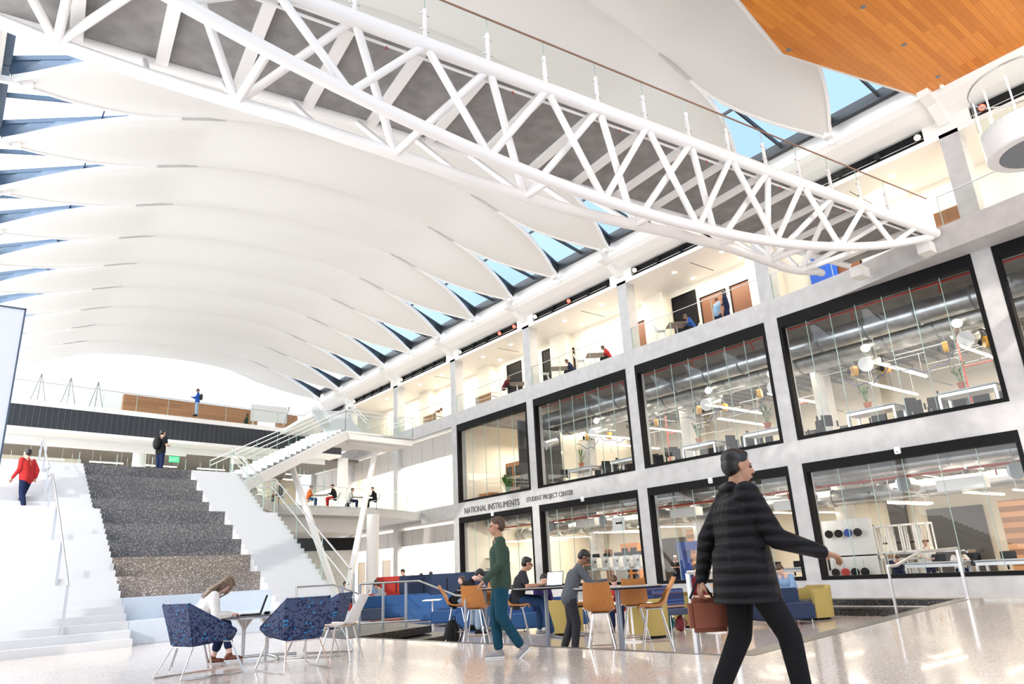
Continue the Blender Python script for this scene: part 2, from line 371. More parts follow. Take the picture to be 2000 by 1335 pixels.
st = MB(); st.prism([(6.3, 13.35), (8.9, 14.5), (9.25, 17.5), (8.2, 17.6), (6.3, 15)], -.14, .008)
struct(st.build('trim_4', KTERR), 'upper dark terrazzo step block under the left railing', 'step')
st = MB(); st.prism([(6.65, 12.9), (9.15, 13.95), (9.5, 17.5), (8.2, 17.5), (6.65, 14)], SUNK, -.17)
struct(st.build('trim_5', KTERR), 'lower dark terrazzo step block down to the lounge', 'step')
st = MB(); st.prism([(17.7, 6.9), (24.9, 6.6), (24.9, 14), (17.7, 14)], lambda x, y: -.05, lambda x, y: -.31*(max(0, x-18)/7.6)+.012)
# columns and bands of the lab facade
CYS = [-.63, 7.05, 14.73, 22.42, 30.1, 37.8, 45.5, 53.2, 60.9]
for i, y in enumerate(CYS):
    struct(MB().box(D, D+.6, y-.3, y+.3, -.35, 15.3).build('wall_right', CONC),
           'square concrete column of the lab facade, number %s from the near end' % ['one', 'two', 'three', 'four', 'five', 'six', 'seven', 'eight', 'nine'][i], 'column')
b = MB().box(D+.004, D+.58, -8, 61, 4.34, 5.22).box(D+.004, D+.58, -8, 37.6, -.34, .21).box(D+.004, D+.58, -8, 61, 10.13, 10.95)
b.prism([(25.15, 13.6), (24.98, 11.6), (24.12, 7.9), (23.75, 4.5), (23.1, -2), (25.15, -2)], 10.12, 10.958)
struct(b.build('wall_right', CONC), 'concrete spandrel bands of the lab facade')
wn = 0
def window(y0, y1, z0, z1, label, top=.42, side=.13, n=7, x=D):
    global wn; wn += 1
    w = empty('window_%d' % wn, (x, (y0+y1)/2, z0)); struct(w, label, 'window'); hw = (y1-y0)/2; h = z1-z0
    f = MB().box(-.02, .28, -hw, hw, h-top, h).box(-.02, .28, -hw, hw, 0, side).box(-.02, .28, -hw, -hw+side, side, h-top).box(-.02, .28, hw-side, hw, side, h-top)
    f.build('window_frame', BLACK, w)
    MB().quad((.12, -hw+side, side), (.12, hw-side, side), (.12, hw-side, h-top), (.12, -hw+side, h-top)).build('window_pane', GLASSB, w)
    for i in range(1, n):
        yy = -hw+side+(2*hw-2*side)*i/n; MB().box(.10, .135, yy-.007, yy+.007, side, h-top).build('glass_joint', GREENE, w)
    return w
ordn = ['partly cut off at the right edge', 'nearest the bridge end', 'second from the right', 'third from the right', 'narrow one furthest left']
bays = [(-.33, 6.75), (7.35, 14.43), (15.03, 22.12), (22.72, 29.8), (30.4, 37.5)]
for i, (a, c) in enumerate(bays):
    window(a, c, 5.22, 10.12, 'black framed upper lab window, '+ordn[i], n=7 if i < 4 else 5)
    window(a, c, .21, 4.34, 'black framed ground floor lab window, '+ordn[i], top=.34, n=6 if i < 4 else 5)
# level three gallery beam, slot, ledge
g = MB().box(D, D+.55, -8, 61, 14.42, 14.6)
xz = [(25.1, 15.07), (24.7, 15.2), (24.2, 15.42), (24.02, 15.58), (24.1, 15.74), (24.16, 15.8), (24.16, 16.3), (25.7, 16.3), (25.7, 15.07)]
n = len(xz); vs = [(x, -10, z) for x, z in xz]+[(x, 61, z) for x, z in xz]
g.add(vs, [tuple(range(n)), tuple(range(n, 2*n))[::-1]]+[(i, n+i, n+(i+1) % n, (i+1) % n) for i in range(n)])
for y in CYS: g.box(D-.01, D+.5, y-.75, y+.75, 14.55, 15.1)
g
struct(g.build('wall_right', WHITE), 'white roof edge beam above the level three gallery')
struct(MB().box(D+.13, D+.3, -8, 61, 14.6, 15.07).build('trim_6', BLK), 'black back of the lighting slot above the gallery', 'slot')
tr = MB()
for a, c in zip(CYS[:-1], CYS[1:]): tr.tube([(D+.08, a+.75, 14.75), (D+.08, c-.75, 14.75)], .012, 6)
struct(tr.build('trim_7', STEEL_W), 'thin lighting rail inside the black slot', 'rail')
# gallery level three: floor, ceiling, back wall
struct(MB().box(D+.03, 32, -8, 61, 10.7, 10.945).build('floor', CTERR), 'level three gallery floor slab', 'floor')
c = MB().box(D+.5, 32, -8, 61, 14.45, 14.7)
struct(c.build('ceiling', WHITE), 'white panelled ceiling of the level three gallery', 'ceiling')
sm = MB()
for y in [3, 11, 18.8, 26.3, 34, 41.5]: sm.box(26.0, 27.8, y, y+.02, 14.435, 14.452)
struct(sm.build('trim_8', BLK), 'dark joints in the gallery ceiling', 'joint')
w = MB().box(28.3, 28.6, -8, 61, 10.95, 14.5)
for y in (15.6, 22.0, 29.6, 37.2, 45): w.box(27.7, 28.4, y, y+1.4, 10.95, 14.5)
struct(w.build('wall_back', CREAM), 'cream back wall of the level three gallery')
# middle level gallery and ground lobby beyond the last lab window
struct(MB().box(D+.03, 32, 37.6, 61, 4.75, 5.06).build('floor', CONC), 'level two gallery floor slab', 'floor')
w = MB().box(29.5, 29.8, 37.6, 61, 5.06, 10.2).box(D+.5, 29.6, 37.55, 37.75, -.3, 10.2).box(D+.5, 29.6, 60.8, 61, -.3, 10.2).box(27.6, 27.9, 37.6, 61, -.3, 4.4)
struct(w.build('wall_back', CREAM), 'bright cream walls of the level two gallery and lobby')
c = MB().box(D+.3, 29.6, 37.6, 61, 10.0, 10.15).box(D+.3, 27.8, 37.6, 61, 4.25, 4.4)
struct(c.build('ceiling', WHITE), 'white lobby ceilings', 'ceiling')
k = MB(); kk = MB()
for a, c2, m in ((38.1, 45.2, 5), (45.8, 52.9, 5), (53.5, 60.6, 4)):
    for z0, z1 in ((3.05, 4.1), (8.45, 9.95)):
        for i in range(m):
            y0 = a+(c2-a)*i/m; k.box(D+.35, D+.42, y0+.03, y0+(c2-a)/m-.03, z0, z1)
        kk.box(D+.38, D+.40, a, c2, z0, z1)
struct(k.build('wall_right', GREYP), 'grey acoustic panels hung across the lobby openings', 'panel')
struct(kk.build('trim_9', WHITE), 'white joints between the grey acoustic panels', 'joint')
dn = 0
def door(x, y0, y1, z0, h, m, label, frame=BLACK, handle=True, ax='x'):
    global dn; dn += 1
    d = empty('door_%d' % dn, (x, (y0+y1)/2, z0)); struct(d, label, 'door'); hw = (y1-y0)/2
    if ax == 'y': d.rotation_euler = (0, 0, -PI/2)
    MB().box(-.03, .0, -hw, hw, 0, h).build('door_leaf', m, d)
    if frame: MB().box(-.06, .0, -hw-.06, -hw, 0, h+.06).box(-.06, 0, hw, hw+.06, 0, h+.06).box(-.06, 0, -hw, hw, h, h+.06).build('door_frame', frame, d)
    if handle: MB().tube([(-.09, -hw+.1, .9), (-.09, -hw+.1, 1.2)], .015, 6).build('door_handle', STEEL, d)
    return d
for u, lab in ((707, 'left brown lift door in the far lobby'), (756, 'right brown lift door beside the concrete column')):
    p = zx(u, 1160, 27.6); door(27.6, p.y-.65, p.y+.65, -.25, 2.6, mat('lift_bronze', (.20, .15, .10), .3, .4), lab, STEEL)
door(27.6, 39.2, 40.3, -.25, 2.6, CREAM, 'white lobby door with a long steel handle', STEEL)
for (u, v), m, lab in (((1265, 640), DOORW, 'brown gallery door behind the white chairs'), ((1340, 620), BLACK, 'tall dark glazed gallery door beside the column'), ((1395, 600), DOORW, 'brown gallery door behind the blurred pair'), ((1455, 575), DOORW, 'brown gallery door at the bridge side of its bay'),
                       ((1105, 690), DOORW, 'brown gallery door behind the middle table'), ((1075, 700), BLACK, 'dark glazed gallery opening next to the middle table'), ((1005, 740), BLACK, 'dark framed gallery opening behind the two men'), ((1650, 530), DOORW, 'brown gallery wall panel behind the bridge landing'),):
    p = zx(u, v, 28.25); door(28.27, p.y-.7, p.y+.7, 10.95, 2.55 if m is DOORW else 3.1, m, lab, handle=(m is DOORW))
p = zx(1612, 530, 28.1)
tag(MB().box(28.1, 28.16, p.y-.5, p.y+.7, 10.96, 13.6).build('banner', mat('blue_banner', (.02, .11, .62), .4)), 'bright blue wall panel at the bridge end of the gallery', 'panel')
# ---- labs
struct(MB().box(D+.6, 38, -8, 37.6, -.5, -.31).build('floor', CTERR), 'ground floor lab floor', 'floor')
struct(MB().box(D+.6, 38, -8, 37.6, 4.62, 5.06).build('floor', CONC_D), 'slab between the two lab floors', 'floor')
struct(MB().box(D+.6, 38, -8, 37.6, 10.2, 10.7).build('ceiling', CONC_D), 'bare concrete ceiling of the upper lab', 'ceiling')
w = MB().box(37.8, 38, -8, 37.6, -.31, 10.2).box(D+.6, 38, -8.2, -8, -.31, 10.2).box(D+.6, 38, 37.4, 37.6, -.31, 10.2)
w.box(29, 38, 31.9, 32.1, 5.06, 10.2)
struct(w.build('wall_back', CREAM), 'cream rear walls of the labs')
struct(MB().box(D+.62, 28.9, 31.95, 32.1, 5.06, 9.4).build('wall_back', DGREY), 'dark glazed partition behind the far upper lab window')
for i, y in enumerate([7.05, 14.73, 22.42, 30.1]):
    for z0, z1, nm in ((5.06, 10.2, 'upper'), (-.31, 4.62, 'lower')):
        struct(MB().box(30.4, 31.0, y+1.0, y+1.6, z0, z1).build('wall_right', CONC), 'inner concrete column in the %s lab, row %s' % (nm, 'ABCD'[i]), 'column')
w = MB()
for y0, y1 in ((8.2, 12.0), (24.5, 29)): w.box(36, 37.7, y0, y1, -.31, 2.9)
struct(w.build('wall_back', WOODP), 'brown timber clad walls at the back of the lower lab')
dw = MB()
for y0, y1, z0, z1 in ((13.2, 15.6, -.31, 2.9), (16.6, 17.4, -.31, 4.4), (18.4, 22.2, -.31, 2.4), (30.5, 33.5, -.31, 2.6), (3, 6.5, -.31, 2.8), (3.5, 6.0, 5.06, 7.8), (11.8, 14.0, 5.06, 8.0), (18.5, 21.5, 5.06, 7.6), (26.5, 28.5, 5.06, 7.9)): dw.box(37.5, 37.75, y0, y1, z0, z1)
struct(dw.build('wall_back', mat('smoked_partition', (.05, .045, .04), .3)), 'dark smoked glass partitions at the back of the labs')
# ---- far end
E0 = V((1.94, 45.26, 0)); EU = V((.99, .141, 0)); EW = V((-.141, .99, 0))
def E(u, w, z=0): p = E0+EU*u+EW*w; return V((p.x, p.y, z))
def at_E(u, w, z):
    p = solve_u(u, V((E(0, w).x, E(0, w).y, z+.7)), EU); return V((p.x, p.y, z))
def eprism(mb, u0, u1, w0, w1, z0, z1):
    return mb.prism([(p.x, p.y) for p in (E(u0, w0), E(u1, w0), E(u1, w1), E(u0, w1))], z0, z1)
struct(eprism(MB(), -6, 23.6, -.05, 16, 10.87, 11.15).build('floor', WHITE), 'white level three deck across the far end', 'floor')
bd = MB(); eprism(bd, -6, 20.4, 0, .25, 9.68, 10.87)
struct(bd.build('wall_far', DGREY), 'dark ribbed fascia band under the far level three deck')
rb = MB()
for i in range(88):
    u = -5.8+i*.3; eprism(rb, u, u+.02, -.02, 0, 9.7, 10.85)
struct(rb.build('trim_10', mat('fascia_rib', (.08, .09, .11), .4)), 'thin vertical ribs on the dark fascia band', 'rib')
s = MB(); eprism(s, -6, 20.4, -.03, 2.2, 9.5, 9.68)
struct(s.build('ceiling', WHITE), 'white soffit strip under the dark fascia', 'ceiling')
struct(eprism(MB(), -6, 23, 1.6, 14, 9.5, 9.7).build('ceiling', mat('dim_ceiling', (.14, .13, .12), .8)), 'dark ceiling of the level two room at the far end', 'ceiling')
h = MB(); eprism(h, -6, 10, 1.5, 1.6, 9.0, 9.5); eprism(h, 10, 20, 1.5, 1.6, 9.15, 9.5)
struct(h.build('wall_far', WHITE), 'white header above the far glazed wall')
w = empty('window_20', E(0, 1.4)); struct(w, 'tall frameless glass wall across the far end of level two', 'window')
w.location = (0, 0, 0)
g = MB(); g.quad(E(-6, 1.5, 5.06), E(20, 1.5, 5.06), E(20, 1.5, 8.9), E(-6, 1.5, 8.9)); g.build('window_pane', GLASSG, w)
for i in range(13): p = E(-4+i*2, 1.5); MB().bar((p.x, p.y, 5.06), (p.x, p.y, 8.8), .04).build('glass_joint', GREENE, w)
w2 = MB(); eprism(w2, -6, 6, 8.5, 8.7, 5.06, 9.5)
struct(w2.build('wall_far', CREAM), 'cream wall behind the far glass, left part')
w2 = MB(); eprism(w2, 6, 24, 12.5, 12.7, 5.06, 9.5)
struct(w2.build('wall_far', mat('brown_beige', (.45, .38, .3), .7)), 'beige wall behind the far glass, right part')
w2 = MB(); eprism(w2, -2, 9, 8.3, 8.45, 5.06, 7.6)
struct(w2.build('wall_far', WOODP), 'timber lining behind the far glass')
s = MB(); s.prism([(-6, 27.5), (8.7, 27.6), (9.2, 30.6), (13.98, 38), (20.36, 39.23), (25.42, 42.18), (25.2, 61), (-6, 61)], 4.55, 5.06)
struct(s.build('floor', CONC), 'concrete level two deck at the head of the stairs', 'floor')
s = MB(); s.prism([(9.6, 33.2), (14.4, 39.6), (20.36, 41), (20.3, 61), (9.6, 61)], 3.75, 4.55)
struct(s.build('ceiling', WHITE), 'white beam and soffit below the level two deck', 'ceiling')
pw = zy(690, 1160, 46.0)
w2 = MB().box(4, pw.x, 46.0, 46.3, 0, 3.0)
struct(w2.build('wall_far', terrazzo('speckled_wall', (.74, .73, .68), [(.62, .6, .54), (.85, .85, .82)], 34, .5, .4)), 'pale speckled wall under the level two deck')
struct(MB().box(4, pw.x, 45.85, 46.3, 2.95, 3.75).build('trim_11', BLK), 'black ribbed band under the level two deck', 'band')
for (x, y, z0, z1, r, lab) in ((0, 0, 0, 4.55, .35, 'round column standing in front of the lift lobby'),):
    p = zz(727, 1178, 0.0); p = zx(727, 1150, 19.5); struct(MB().lathe([(r, 0), (r, z1)], 24, (p.x, p.y, 0)).build('wall_far', WHITE, smooth=True), lab, 'column')
for u, w_, lab in ((7.4, 2.0, 'round white column beside the far glass doors'), (15.2, 2.2, 'round white column behind the upper stair'), (21.2, 1.0, 'round grey column at the right end of the far glass')):
    p = E(u, w_); struct(MB().lathe([(.38, 5.06), (.38, 9.6)], 24, (p.x, p.y, 0)).build('wall_far', WHITE, smooth=True), lab, 'column')
# level three room behind the deck
w2 = MB(); eprism(w2, -8, 30, 15.5, 15.8, 11.1, 21)
struct(w2.build('wall_far', WHITE), 'tall white end wall under the roof')
for i, (u0, u1) in enumerate([(7.2, 16.6), (18.2, 19.9), (21.0, 25)]):
    w2 = MB(); eprism(w2, u0, u1, 5.5, 5.8, 11.15, 13.5)
    struct(w2.build('wall_far', WOODP), ['long timber clad partition on the far deck', 'short timber clad partition on the far deck', 'timber clad partition by the corner of the far deck'][i])
# ---- roof
NL, NR = -.3, 23.8; SP = 3.84
def arch(x):
    t = abs(x-11.75)/12.05; t0 = .49; z0 = 2.45*(1-t0**2.6)
    return 15.75+(2.45*(1-t**2.6) if t < t0 else z0*(1-(t-t0)/(1-t0)))
def yc(x, k): return 22.9+SP*k-1.0*x/24
HS = SP/2
def wid(s):
    a = min(s, 1-s); return HS*math.sin(min(a/.205, 1)*PI/2)**.92 if a > 0 else .0
def wmain(s):
    a = min(s, 1-s); w = max(wid(s), .1)
    if a < .26: return w
    return HS*(1-.34*math.sin(PI*(s-.26)/.48)**.8)
roof = empty('ceiling', (0, 0, 0)); struct(roof, 'white folded petal roof arching over the atrium', 'ceiling')
NS = 48
def petal(k):
    mb = MB(); rows = []
    for i in range(NS+1):
        s = i/NS; x = NL+(NR-NL)*s; w = max(wid(s), .1); wm = min(wmain(s), w); z = arch(x); y = yc(x, k); gz = (w-wm)*.62
        sag = .10*math.sin(PI*s)**.5 if 0 < s < 1 else 0
        rows.append([(x, y-w, z+gz), (x, y-wm, z), (x, y-wm*.5, z-sag*.75), (x, y, z-sag), (x, y+wm*.5, z-sag*.75), (x, y+wm, z), (x, y+w, z+gz)])
    vs = [p for r in rows for p in r]; fs = []
    for i in range(NS):
        for j in range(6): fs.append((i*7+j, i*7+j+1, (i+1)*7+j+1, (i+1)*7+j))
    mb.add(vs, fs); o = mb.build('roof_petal', PETAL, roof, smooth='auto')
    rb = MB(); n = int(NS*.26)+1
    for rng in (range(0, n+1), range(NS-n, NS+1)):
        for j in (0, 6):
            pts = [V(rows[i][j])+V((0, 0, .04)) for i in rng]
            for a, c in zip(pts[:-1], pts[1:]): rb.bar(a, c, .11, .17)
    rb.build('edge_rib', STEEL_W, roof)
KS = range(-6, 10)
for k in KS: petal(k)
def skylight(k, side):
    global wn; wn += 1
    o = empty('window_%d' % (wn+20)); 
    if side > 0: s0, s1, xb = 1.0, .745, 24.0
    else: s0, s1, xb = 0.0, .255, -.5
    struct(o, 'triangular skylight on the %s side of the roof, %s' % ('lab' if side > 0 else 'left', 'row %s from the near end' % (['first', 'second', 'third', 'fourth', 'fifth', 'sixth', 'seventh', 'eighth', 'ninth', 'tenth', 'eleventh', 'twelfth', 'thirteenth', 'fourteenth', 'fifteenth', 'sixteenth'][k+6])), 'skylight')
    fr = MB(); n = 8; gl = MB(); A = []; B = []
    for i in range(n+1):
        s = s0+(s1-s0)*i/n; x = NL+(NR-NL)*s; w = max(wid(s), .1); z = arch(x)+.06
        A.append(V((x, yc(x, k)+w+.03, z))); B.append(V((x, yc(x, k+1)-w-.03, z)))
    ap = (A[-1]+B[-1])/2+V((0, 0, .16)); ba = V((xb, yc(xb, k)+.12, 16.4)); bb = V((xb, yc(xb, k+1)-.12, 16.4))
    def top(c, i): return c+(ap-c)*(i/n)
    for i in range(n):
        fr.quad(A[i], A[i+1], top(ba, i+1), top(ba, i)); fr.quad(B[i], B[i+1], top(bb, i+1), top(bb, i))
    fr.bar(ba, ap, .07, .16); fr.bar(bb, ap, .07, .16)
    mid = (ba+bb)/2
    fr.bar(mid, ap, .07, .16)
    for f in (.45, .78):
        fr.bar(ba+(ap-ba)*f, bb+(ap-bb)*f, .05, .12)
    fr.box(xb-.12, xb+.1, ba.y-.1, bb.y+.1, 16.22, 16.62)
    fr.build('window_frame', BLUEGREY if side < 0 else mat('charcoal_frame', (.018, .022, .028), .4), o)
    gl.quad(ba+V((0, 0, .02)), bb+V((0, 0, .02)), ap+V((0, 0, .02))); gl.build('window_pane', SKYG, o)
for k in list(KS)[:-1]:
    skylight(k, 1); skylight(k, -1)
    
for k in KS:
    y = yc(NR, k); mb = MB()
    mb.bar((23.55, y, 15.8), (24.25, y, 16.0), .12, .22).tube([(23.85, y, 15.8), (24.0, y, 15.5)], .07, 8).box(23.6, 23.9, y-.16, y+.16, 15.66, 15.8)
    mb.build('roof_bracket', STEEL_W, roof)
    y = yc(NL, k); MB().bar((.2, y, 15.85), (-1.2, y, 15.6), .14, .2).tube([(-.1, y-.12, 15.6), (-.1, y+.12, 15.95)], .05, 8).build('roof_bracket', STEEL_W, roof)
for y in CYS:
    xz = [(25.5, 14.75), (24.95, 14.8), (24.3, 15.3), (23.72, 15.42), (23.6, 15.7), (24.3, 15.85), (25.5, 15.6)]; n = len(xz)
    yy = y-.45 if y > 5 else y
    vs = [(a, y-.18, b) for a, b in xz]+[(a, y+.18, b) for a, b in xz]
    MB().add(vs, [tuple(range(n)), tuple(range(n, 2*n))[::-1]]+[(i, n+i, n+(i+1) % n, (i+1) % n) for i in range(n)]).build('column_bracket', WHITE, roof)
w = MB().box(-1.6, -1.1, -12, 61, 15.2, 16.4).box(-1.1, -.6, -12, 61, 15.9, 16.3)
for y in CYS+[-8]: w.box(-1.6, -1.1, y-.3, y+.3, 0, 15.3)
struct(w.build('left_edge_and_added_wall', WHITE), 'white edge beam and posts along the left side of the atrium')
struct(MB().box(-3.0, -2.8, -10, 9.5, 0, 15.3).build('left_edge_and_added_wall', WHITE), 'unseen white wall added to keep sun off the near floor')  # out of view; added as a sun blocker for the area near the camera
# lower roof strip closing above the gallery
struct(MB().box(25.75, 32, -10, 61, 15.2, 15.35).build('ceiling', WHITE), 'flat roof strips either side of the petals', 'ceiling')
# hanging timber soffit, top right
p = [zz(1445, 0, 15.6), zz(1530, 105, 15.6), zz(1862, 209, 15.6)]
po = [(p[0].x-4.5, p[0].y-1.4), (p[0].x, p[0].y), (p[1].x, p[1].y), (25.08, p[2].y+.1), (25.08, -8), (6, -8)]
so2 = empty('ceiling', (0, 0, 0)); struct(so2, 'orange timber soffit hanging at the near right corner', 'ceiling')
def grow(poly, d):
    c = V((sum(a for a, b in poly)/len(poly), sum(b for a, b in poly)/len(poly))); return [tuple(V(q)+(V(q)-c).normalized()*d) for q in poly]
MB().prism(po, 15.6, 15.66).build('timber_lining', ORANGEW, so2)
gp = grow(po[:3], .0); MB().prism([(a-.07, b+.12) if i < 3 else (a, b+.12 if i == 3 else b) for i, (a, b) in enumerate(po)], 15.63, 15.95).build('white_edge', WHITE, so2)
for (u, v) in ((1540, 98), (1686, 14), (1766, 88), (1832, 150)):
    q = zz(u, v, 15.58); o = MB().lathe([(.07, 0), (.07, .03)], 16, (q.x, q.y, 15.575)).build('downlight', GRAYM)
    tag(o, 'small dark recessed downlight in the orange timber soffit', 'downlight', 'downlights in the timber soffit')
# ================================================================ great stair and seating
SLOPE = .141
def sprism(mb, x0, x1, y0, y1, z0, z1):   # plan box whose long edges follow the end wall direction
    f = lambda x: SLOPE*(x-3.35)
    return mb.prism([(x0, y0+f(x0)), (x1, y0+f(x1)), (x1, y1+f(x1)), (x0, y1+f(x0))], z0, z1)
def ty(k): return 17.3+.85*k+(.9 if k >= 7 else 0)
seat_n = ['lowest', 'second', 'third', 'fourth', 'fifth', 'sixth', 'seventh', 'eighth', 'ninth', 'tenth', 'topmost']
for k in range(11):
    m = SUNGLARE if k < 2 else (BTERR if k < 4 else (DTERR2 if k % 2 else DTERR))
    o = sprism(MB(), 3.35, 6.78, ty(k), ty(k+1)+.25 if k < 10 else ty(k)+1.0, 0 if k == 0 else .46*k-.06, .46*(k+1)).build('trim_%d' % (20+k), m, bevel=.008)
    struct(o, '%s block of the seating stair, %s' % (seat_n[k], 'bright sun painted into its colour' if k < 2 else 'brown speckled terrazzo' if k < 4 else 'dark speckled terrazzo'), 'seating step')
def sy(i): return 16.73+.283*i+(.9 if i >= 21 else 0)
def flight(x0, x1, i0, name):
    mb = MB()
    for i in range(i0, 33): sprism(mb, x0, x1, sy(i), 28.0, .1533*i, .1533*(i+1)+(-.0 if i < 32 else -.002))
    return struct(mb.build(name, STONEW), 'white stone steps %s of the dark seating blocks' % ('left' if x0 < 0 else 'right'), 'stairs')
flight(-3.5, 3.35, 0, 'floor'); flight(6.78, 8.5, 0, 'floor')
lv = MB(); 
for i in (0, 1): pass
# steel handrail on the left flight
def zst(y): 
    y0 = y-16.73
    return max(0, min(3.22, .1533*(y0/.283+1))) if y < 22.6 else (3.22 if y < 23.5 else min(5.06, 3.22+.1533*((y-23.5)/.283)))
def rail_thing(name, label, pts, h, posts, parent=None, r=.022, cat='handrail', m=STEEL, lower=None, group=None):
    o = empty(name, pts[0], 0, label, cat, group); b = V(pts[0])
    MB().tube([V(p)+V((0, 0, h))-b for p in pts], r, 10).build('top_rail', m, o, smooth='auto')
    if lower: MB().tube([V(p)+V((0, 0, lower))-b for p in pts], r*.7, 8).build('lower_rail', m, o, smooth='auto')
    for q in posts:
        q = V(q)-b; MB().bar(q, q+V((0, 0, h-.01)), .03, .05).build('post', m, o)
    return o
xl = 2.15
ys = [17.0, 20, 22.6, 23.6]
rail_thing('handrail', 'long steel handrail running down the left white steps', [(xl, y, zst(y)) for y in ys], .92, [(xl, y, zst(y)) for y in (17.05, 18.8, 20.6, 22.5)])
rail_thing('handrail', 'upper steel handrail above the landing of the left white steps', [(xl+.05, y, zst(y)) for y in (24.2, 27.6)], .92, [(xl+.05, y, zst(y)) for y in (24.3, 25.9, 27.5)])
xr = 8.42
yo = SLOPE*(xr-3.35)
def zr(y): return zst(y-yo)
g = empty('glass_balustrade', (xr, 17.5, 0), 0, 'glass balustrade with steel handrails up the right edge of the great stair', 'balustrade')
pts = [17.6, 23.25, 24.3, 28.2]
P3 = lambda y, h: V((0, y-17.5, zr(y)+h))
MB().tube([P3(y, 1.08) for y in pts], .024, 10).build('top_rail', STEEL, g, smooth='auto')
MB().tube([P3(17.4, .82)-V((.14, 0, 0))]+[P3(y, .86)-V((.14, 0, 0)) for y in pts], .02, 10).build('hand_rail', STEEL, g, smooth='auto')
for a, c in ((17.6, 19.4), (19.45, 21.3), (21.35, 23.25), (23.3, 24.3), (24.35, 26.2), (26.25, 28.2)):
    MB().quad(P3(a, -.25), P3(c, -.25), P3(c, 1.05), P3(a, 1.05)).build('glass_panel', GLASSG, g)
    MB().bar(P3(c, -.1), P3(c, 1.0), .012, .02).build('glass_joint', GREENE, g)
for y in (18.6, 20.4, 22.2, 25.2): MB().tube([P3(y, .86)-V((.14, 0, 0)), P3(y, .78)-V((.07, 0, 0)), P3(y, .8)], .008, 6).build('rail_bracket', STEEL, g)
MB().bar(P3(17.4, -.45), P3(17.4, 1.08), .05, .03).build('newel_post', STEEL, g)
# low white wall at the stair foot and guard beside it
gb = empty('handrail', (6.9, 17.3, 0), 0, 'low steel handrail at the foot of the right white steps', 'handrail')
MB().tube([(0, 0, .0), (0, 0, .95), (1.0, .14, .95), (1.75, .25, .7)], .022, 8).build('top_rail', STEEL, gb, smooth='auto')
# glass guard at head of stair
def guard(name, label, pts, h=1.07, step=1.9, rail=STEEL, cat='balustrade', group=None, clips=True, railr=.02, post=True):
    o = empty(name, pts[0], 0, label, cat, group); b = V(pts[0])
    MB().tube([V(p)+V((0, 0, h))-b for p in pts], railr, 8).build('top_rail', rail, o)
    gm = MB()
    for p, q in zip(pts[:-1], pts[1:]):
        p = V(p)-b; q = V(q)-b; n = max(1, round((q-p).length/step))
        gm.quad(p-V((0, 0, .1)), q-V((0, 0, .1)), q+V((0, 0, h-.02)), p+V((0, 0, h-.02)))
        for i in range(n+1):
            t = p+(q-p)*(i/n); MB().box(t.x-.012, t.x+.012, t.y-.012, t.y+.012, t.z-.1, t.z+h-.03).build('glass_joint', GREENE, o)
    gm.build('glass_panel', GLASSG, o)
    return o
guard('glass_balustrade', 'glass guard beside the head of the stair on level two', [(8.55, 28.3, 5.06), (9.2, 30.6, 5.06)])
guard('glass_balustrade', 'glass guard along the edge of the level two deck', [(10.2, 32.2, 5.06), (13.98, 38, 5.06), (20.36, 39.2, 5.06), (25.1, 42.0, 5.06)])
guard('glass_balustrade', 'glass guard along the far level three deck', [tuple(E(-1, .1, 11.15)), tuple(E(19, .1, 11.15))])
for i in range(5):
    a, c = CYS[2+i]+.32, CYS[3+i]-.32
    guard('glass_balustrade', 'glass guard of the level three gallery above the %s' % ['second lab window from the right', 'third lab window from the right', 'narrow far lab window', 'first lobby opening', 'second lobby opening'][i], [(25.16, a, 10.95), (25.16, c, 10.95)], step=2.5)
guard('glass_balustrade', 'glass guard of the level three gallery left of the bridge landing', [(25.16, 11.9, 10.95), (25.16, 14.4, 10.95)], step=2.5)
guard('glass_balustrade', 'glass guard of the level three gallery at the right edge of the picture', [(24.2, 7.6, 10.95), (23.2, -2, 10.95)], step=3)
for (a, c, n) in ((38.2, 45.1, 'first'), (45.8, 52.8, 'second')): pass
# ---- upper stair with landing on splayed legs
up = empty('upper_stair', (0, 0, 0), 0, 'white upper staircase with glass sides rising right to a landing on splayed legs', 'staircase')
FT = V((9.35, 29.6, 5.06)); TP = V((14.9, 32.0, 8.0)); dd = (TP-FT); hd = V((dd.x, dd.y, 0)); dn_ = hd.normalized(); side = V((-dn_.y, dn_.x, 0)); WD = 2.0
NSTEP = 19
sp = MB()
for i in range(NSTEP):
    a = FT+hd*(i/NSTEP); c = FT+hd*((i+1)/NSTEP); z = 5.06+(i+1)*dd.z/NSTEP
    sp.prism([(p.x, p.y) for p in (a, c, c+side*WD, a+side*WD)], z-.26, z)
sp.build('steps', STONEW, up)
for k in (0, 1):
    o = side*(WD*k+(-.05 if k == 0 else .05)); MB().bar(FT+o+V((.1, 0, -.2)), TP+o+V((0, 0, -.25)), .12, .42).build('stringer', WHITE, up)
EUn = V((.99, .141, 0)); EWn = V((-.141, .99, 0))
pl = [TP, TP+EUn*4.15, TP+EUn*4.15+EWn*2.3, TP+EWn*2.3]
MB().prism([(p.x, p.y) for p in pl], 7.58, 8.0).build('landing', WHITE, up, bevel=.01)
MB().prism([(p.x, p.y) for p in (TP+EUn*.6+EWn*.5, TP+EUn*3.4+EWn*.5, TP+EUn*3.4+EWn*.8, TP+EUn*.6+EWn*.8)], 7.45, 7.58).build('landing_beam', WHITE, up)
base = V((13.85, 29.6, SUNK))
lt = FT+dd*.56+side*.9+V((0, 0, -.35)); rt = zz(733, 880, 7.45)
for q in (lt, rt): MB().bar(base, q, .22, .22).build('splayed_leg', STEEL_W, up)
MB().box(base.x-.3, base.x+.3, base.y-.3, base.y+.3, SUNK, SUNK+.04).build('base_plate', STEEL, up)
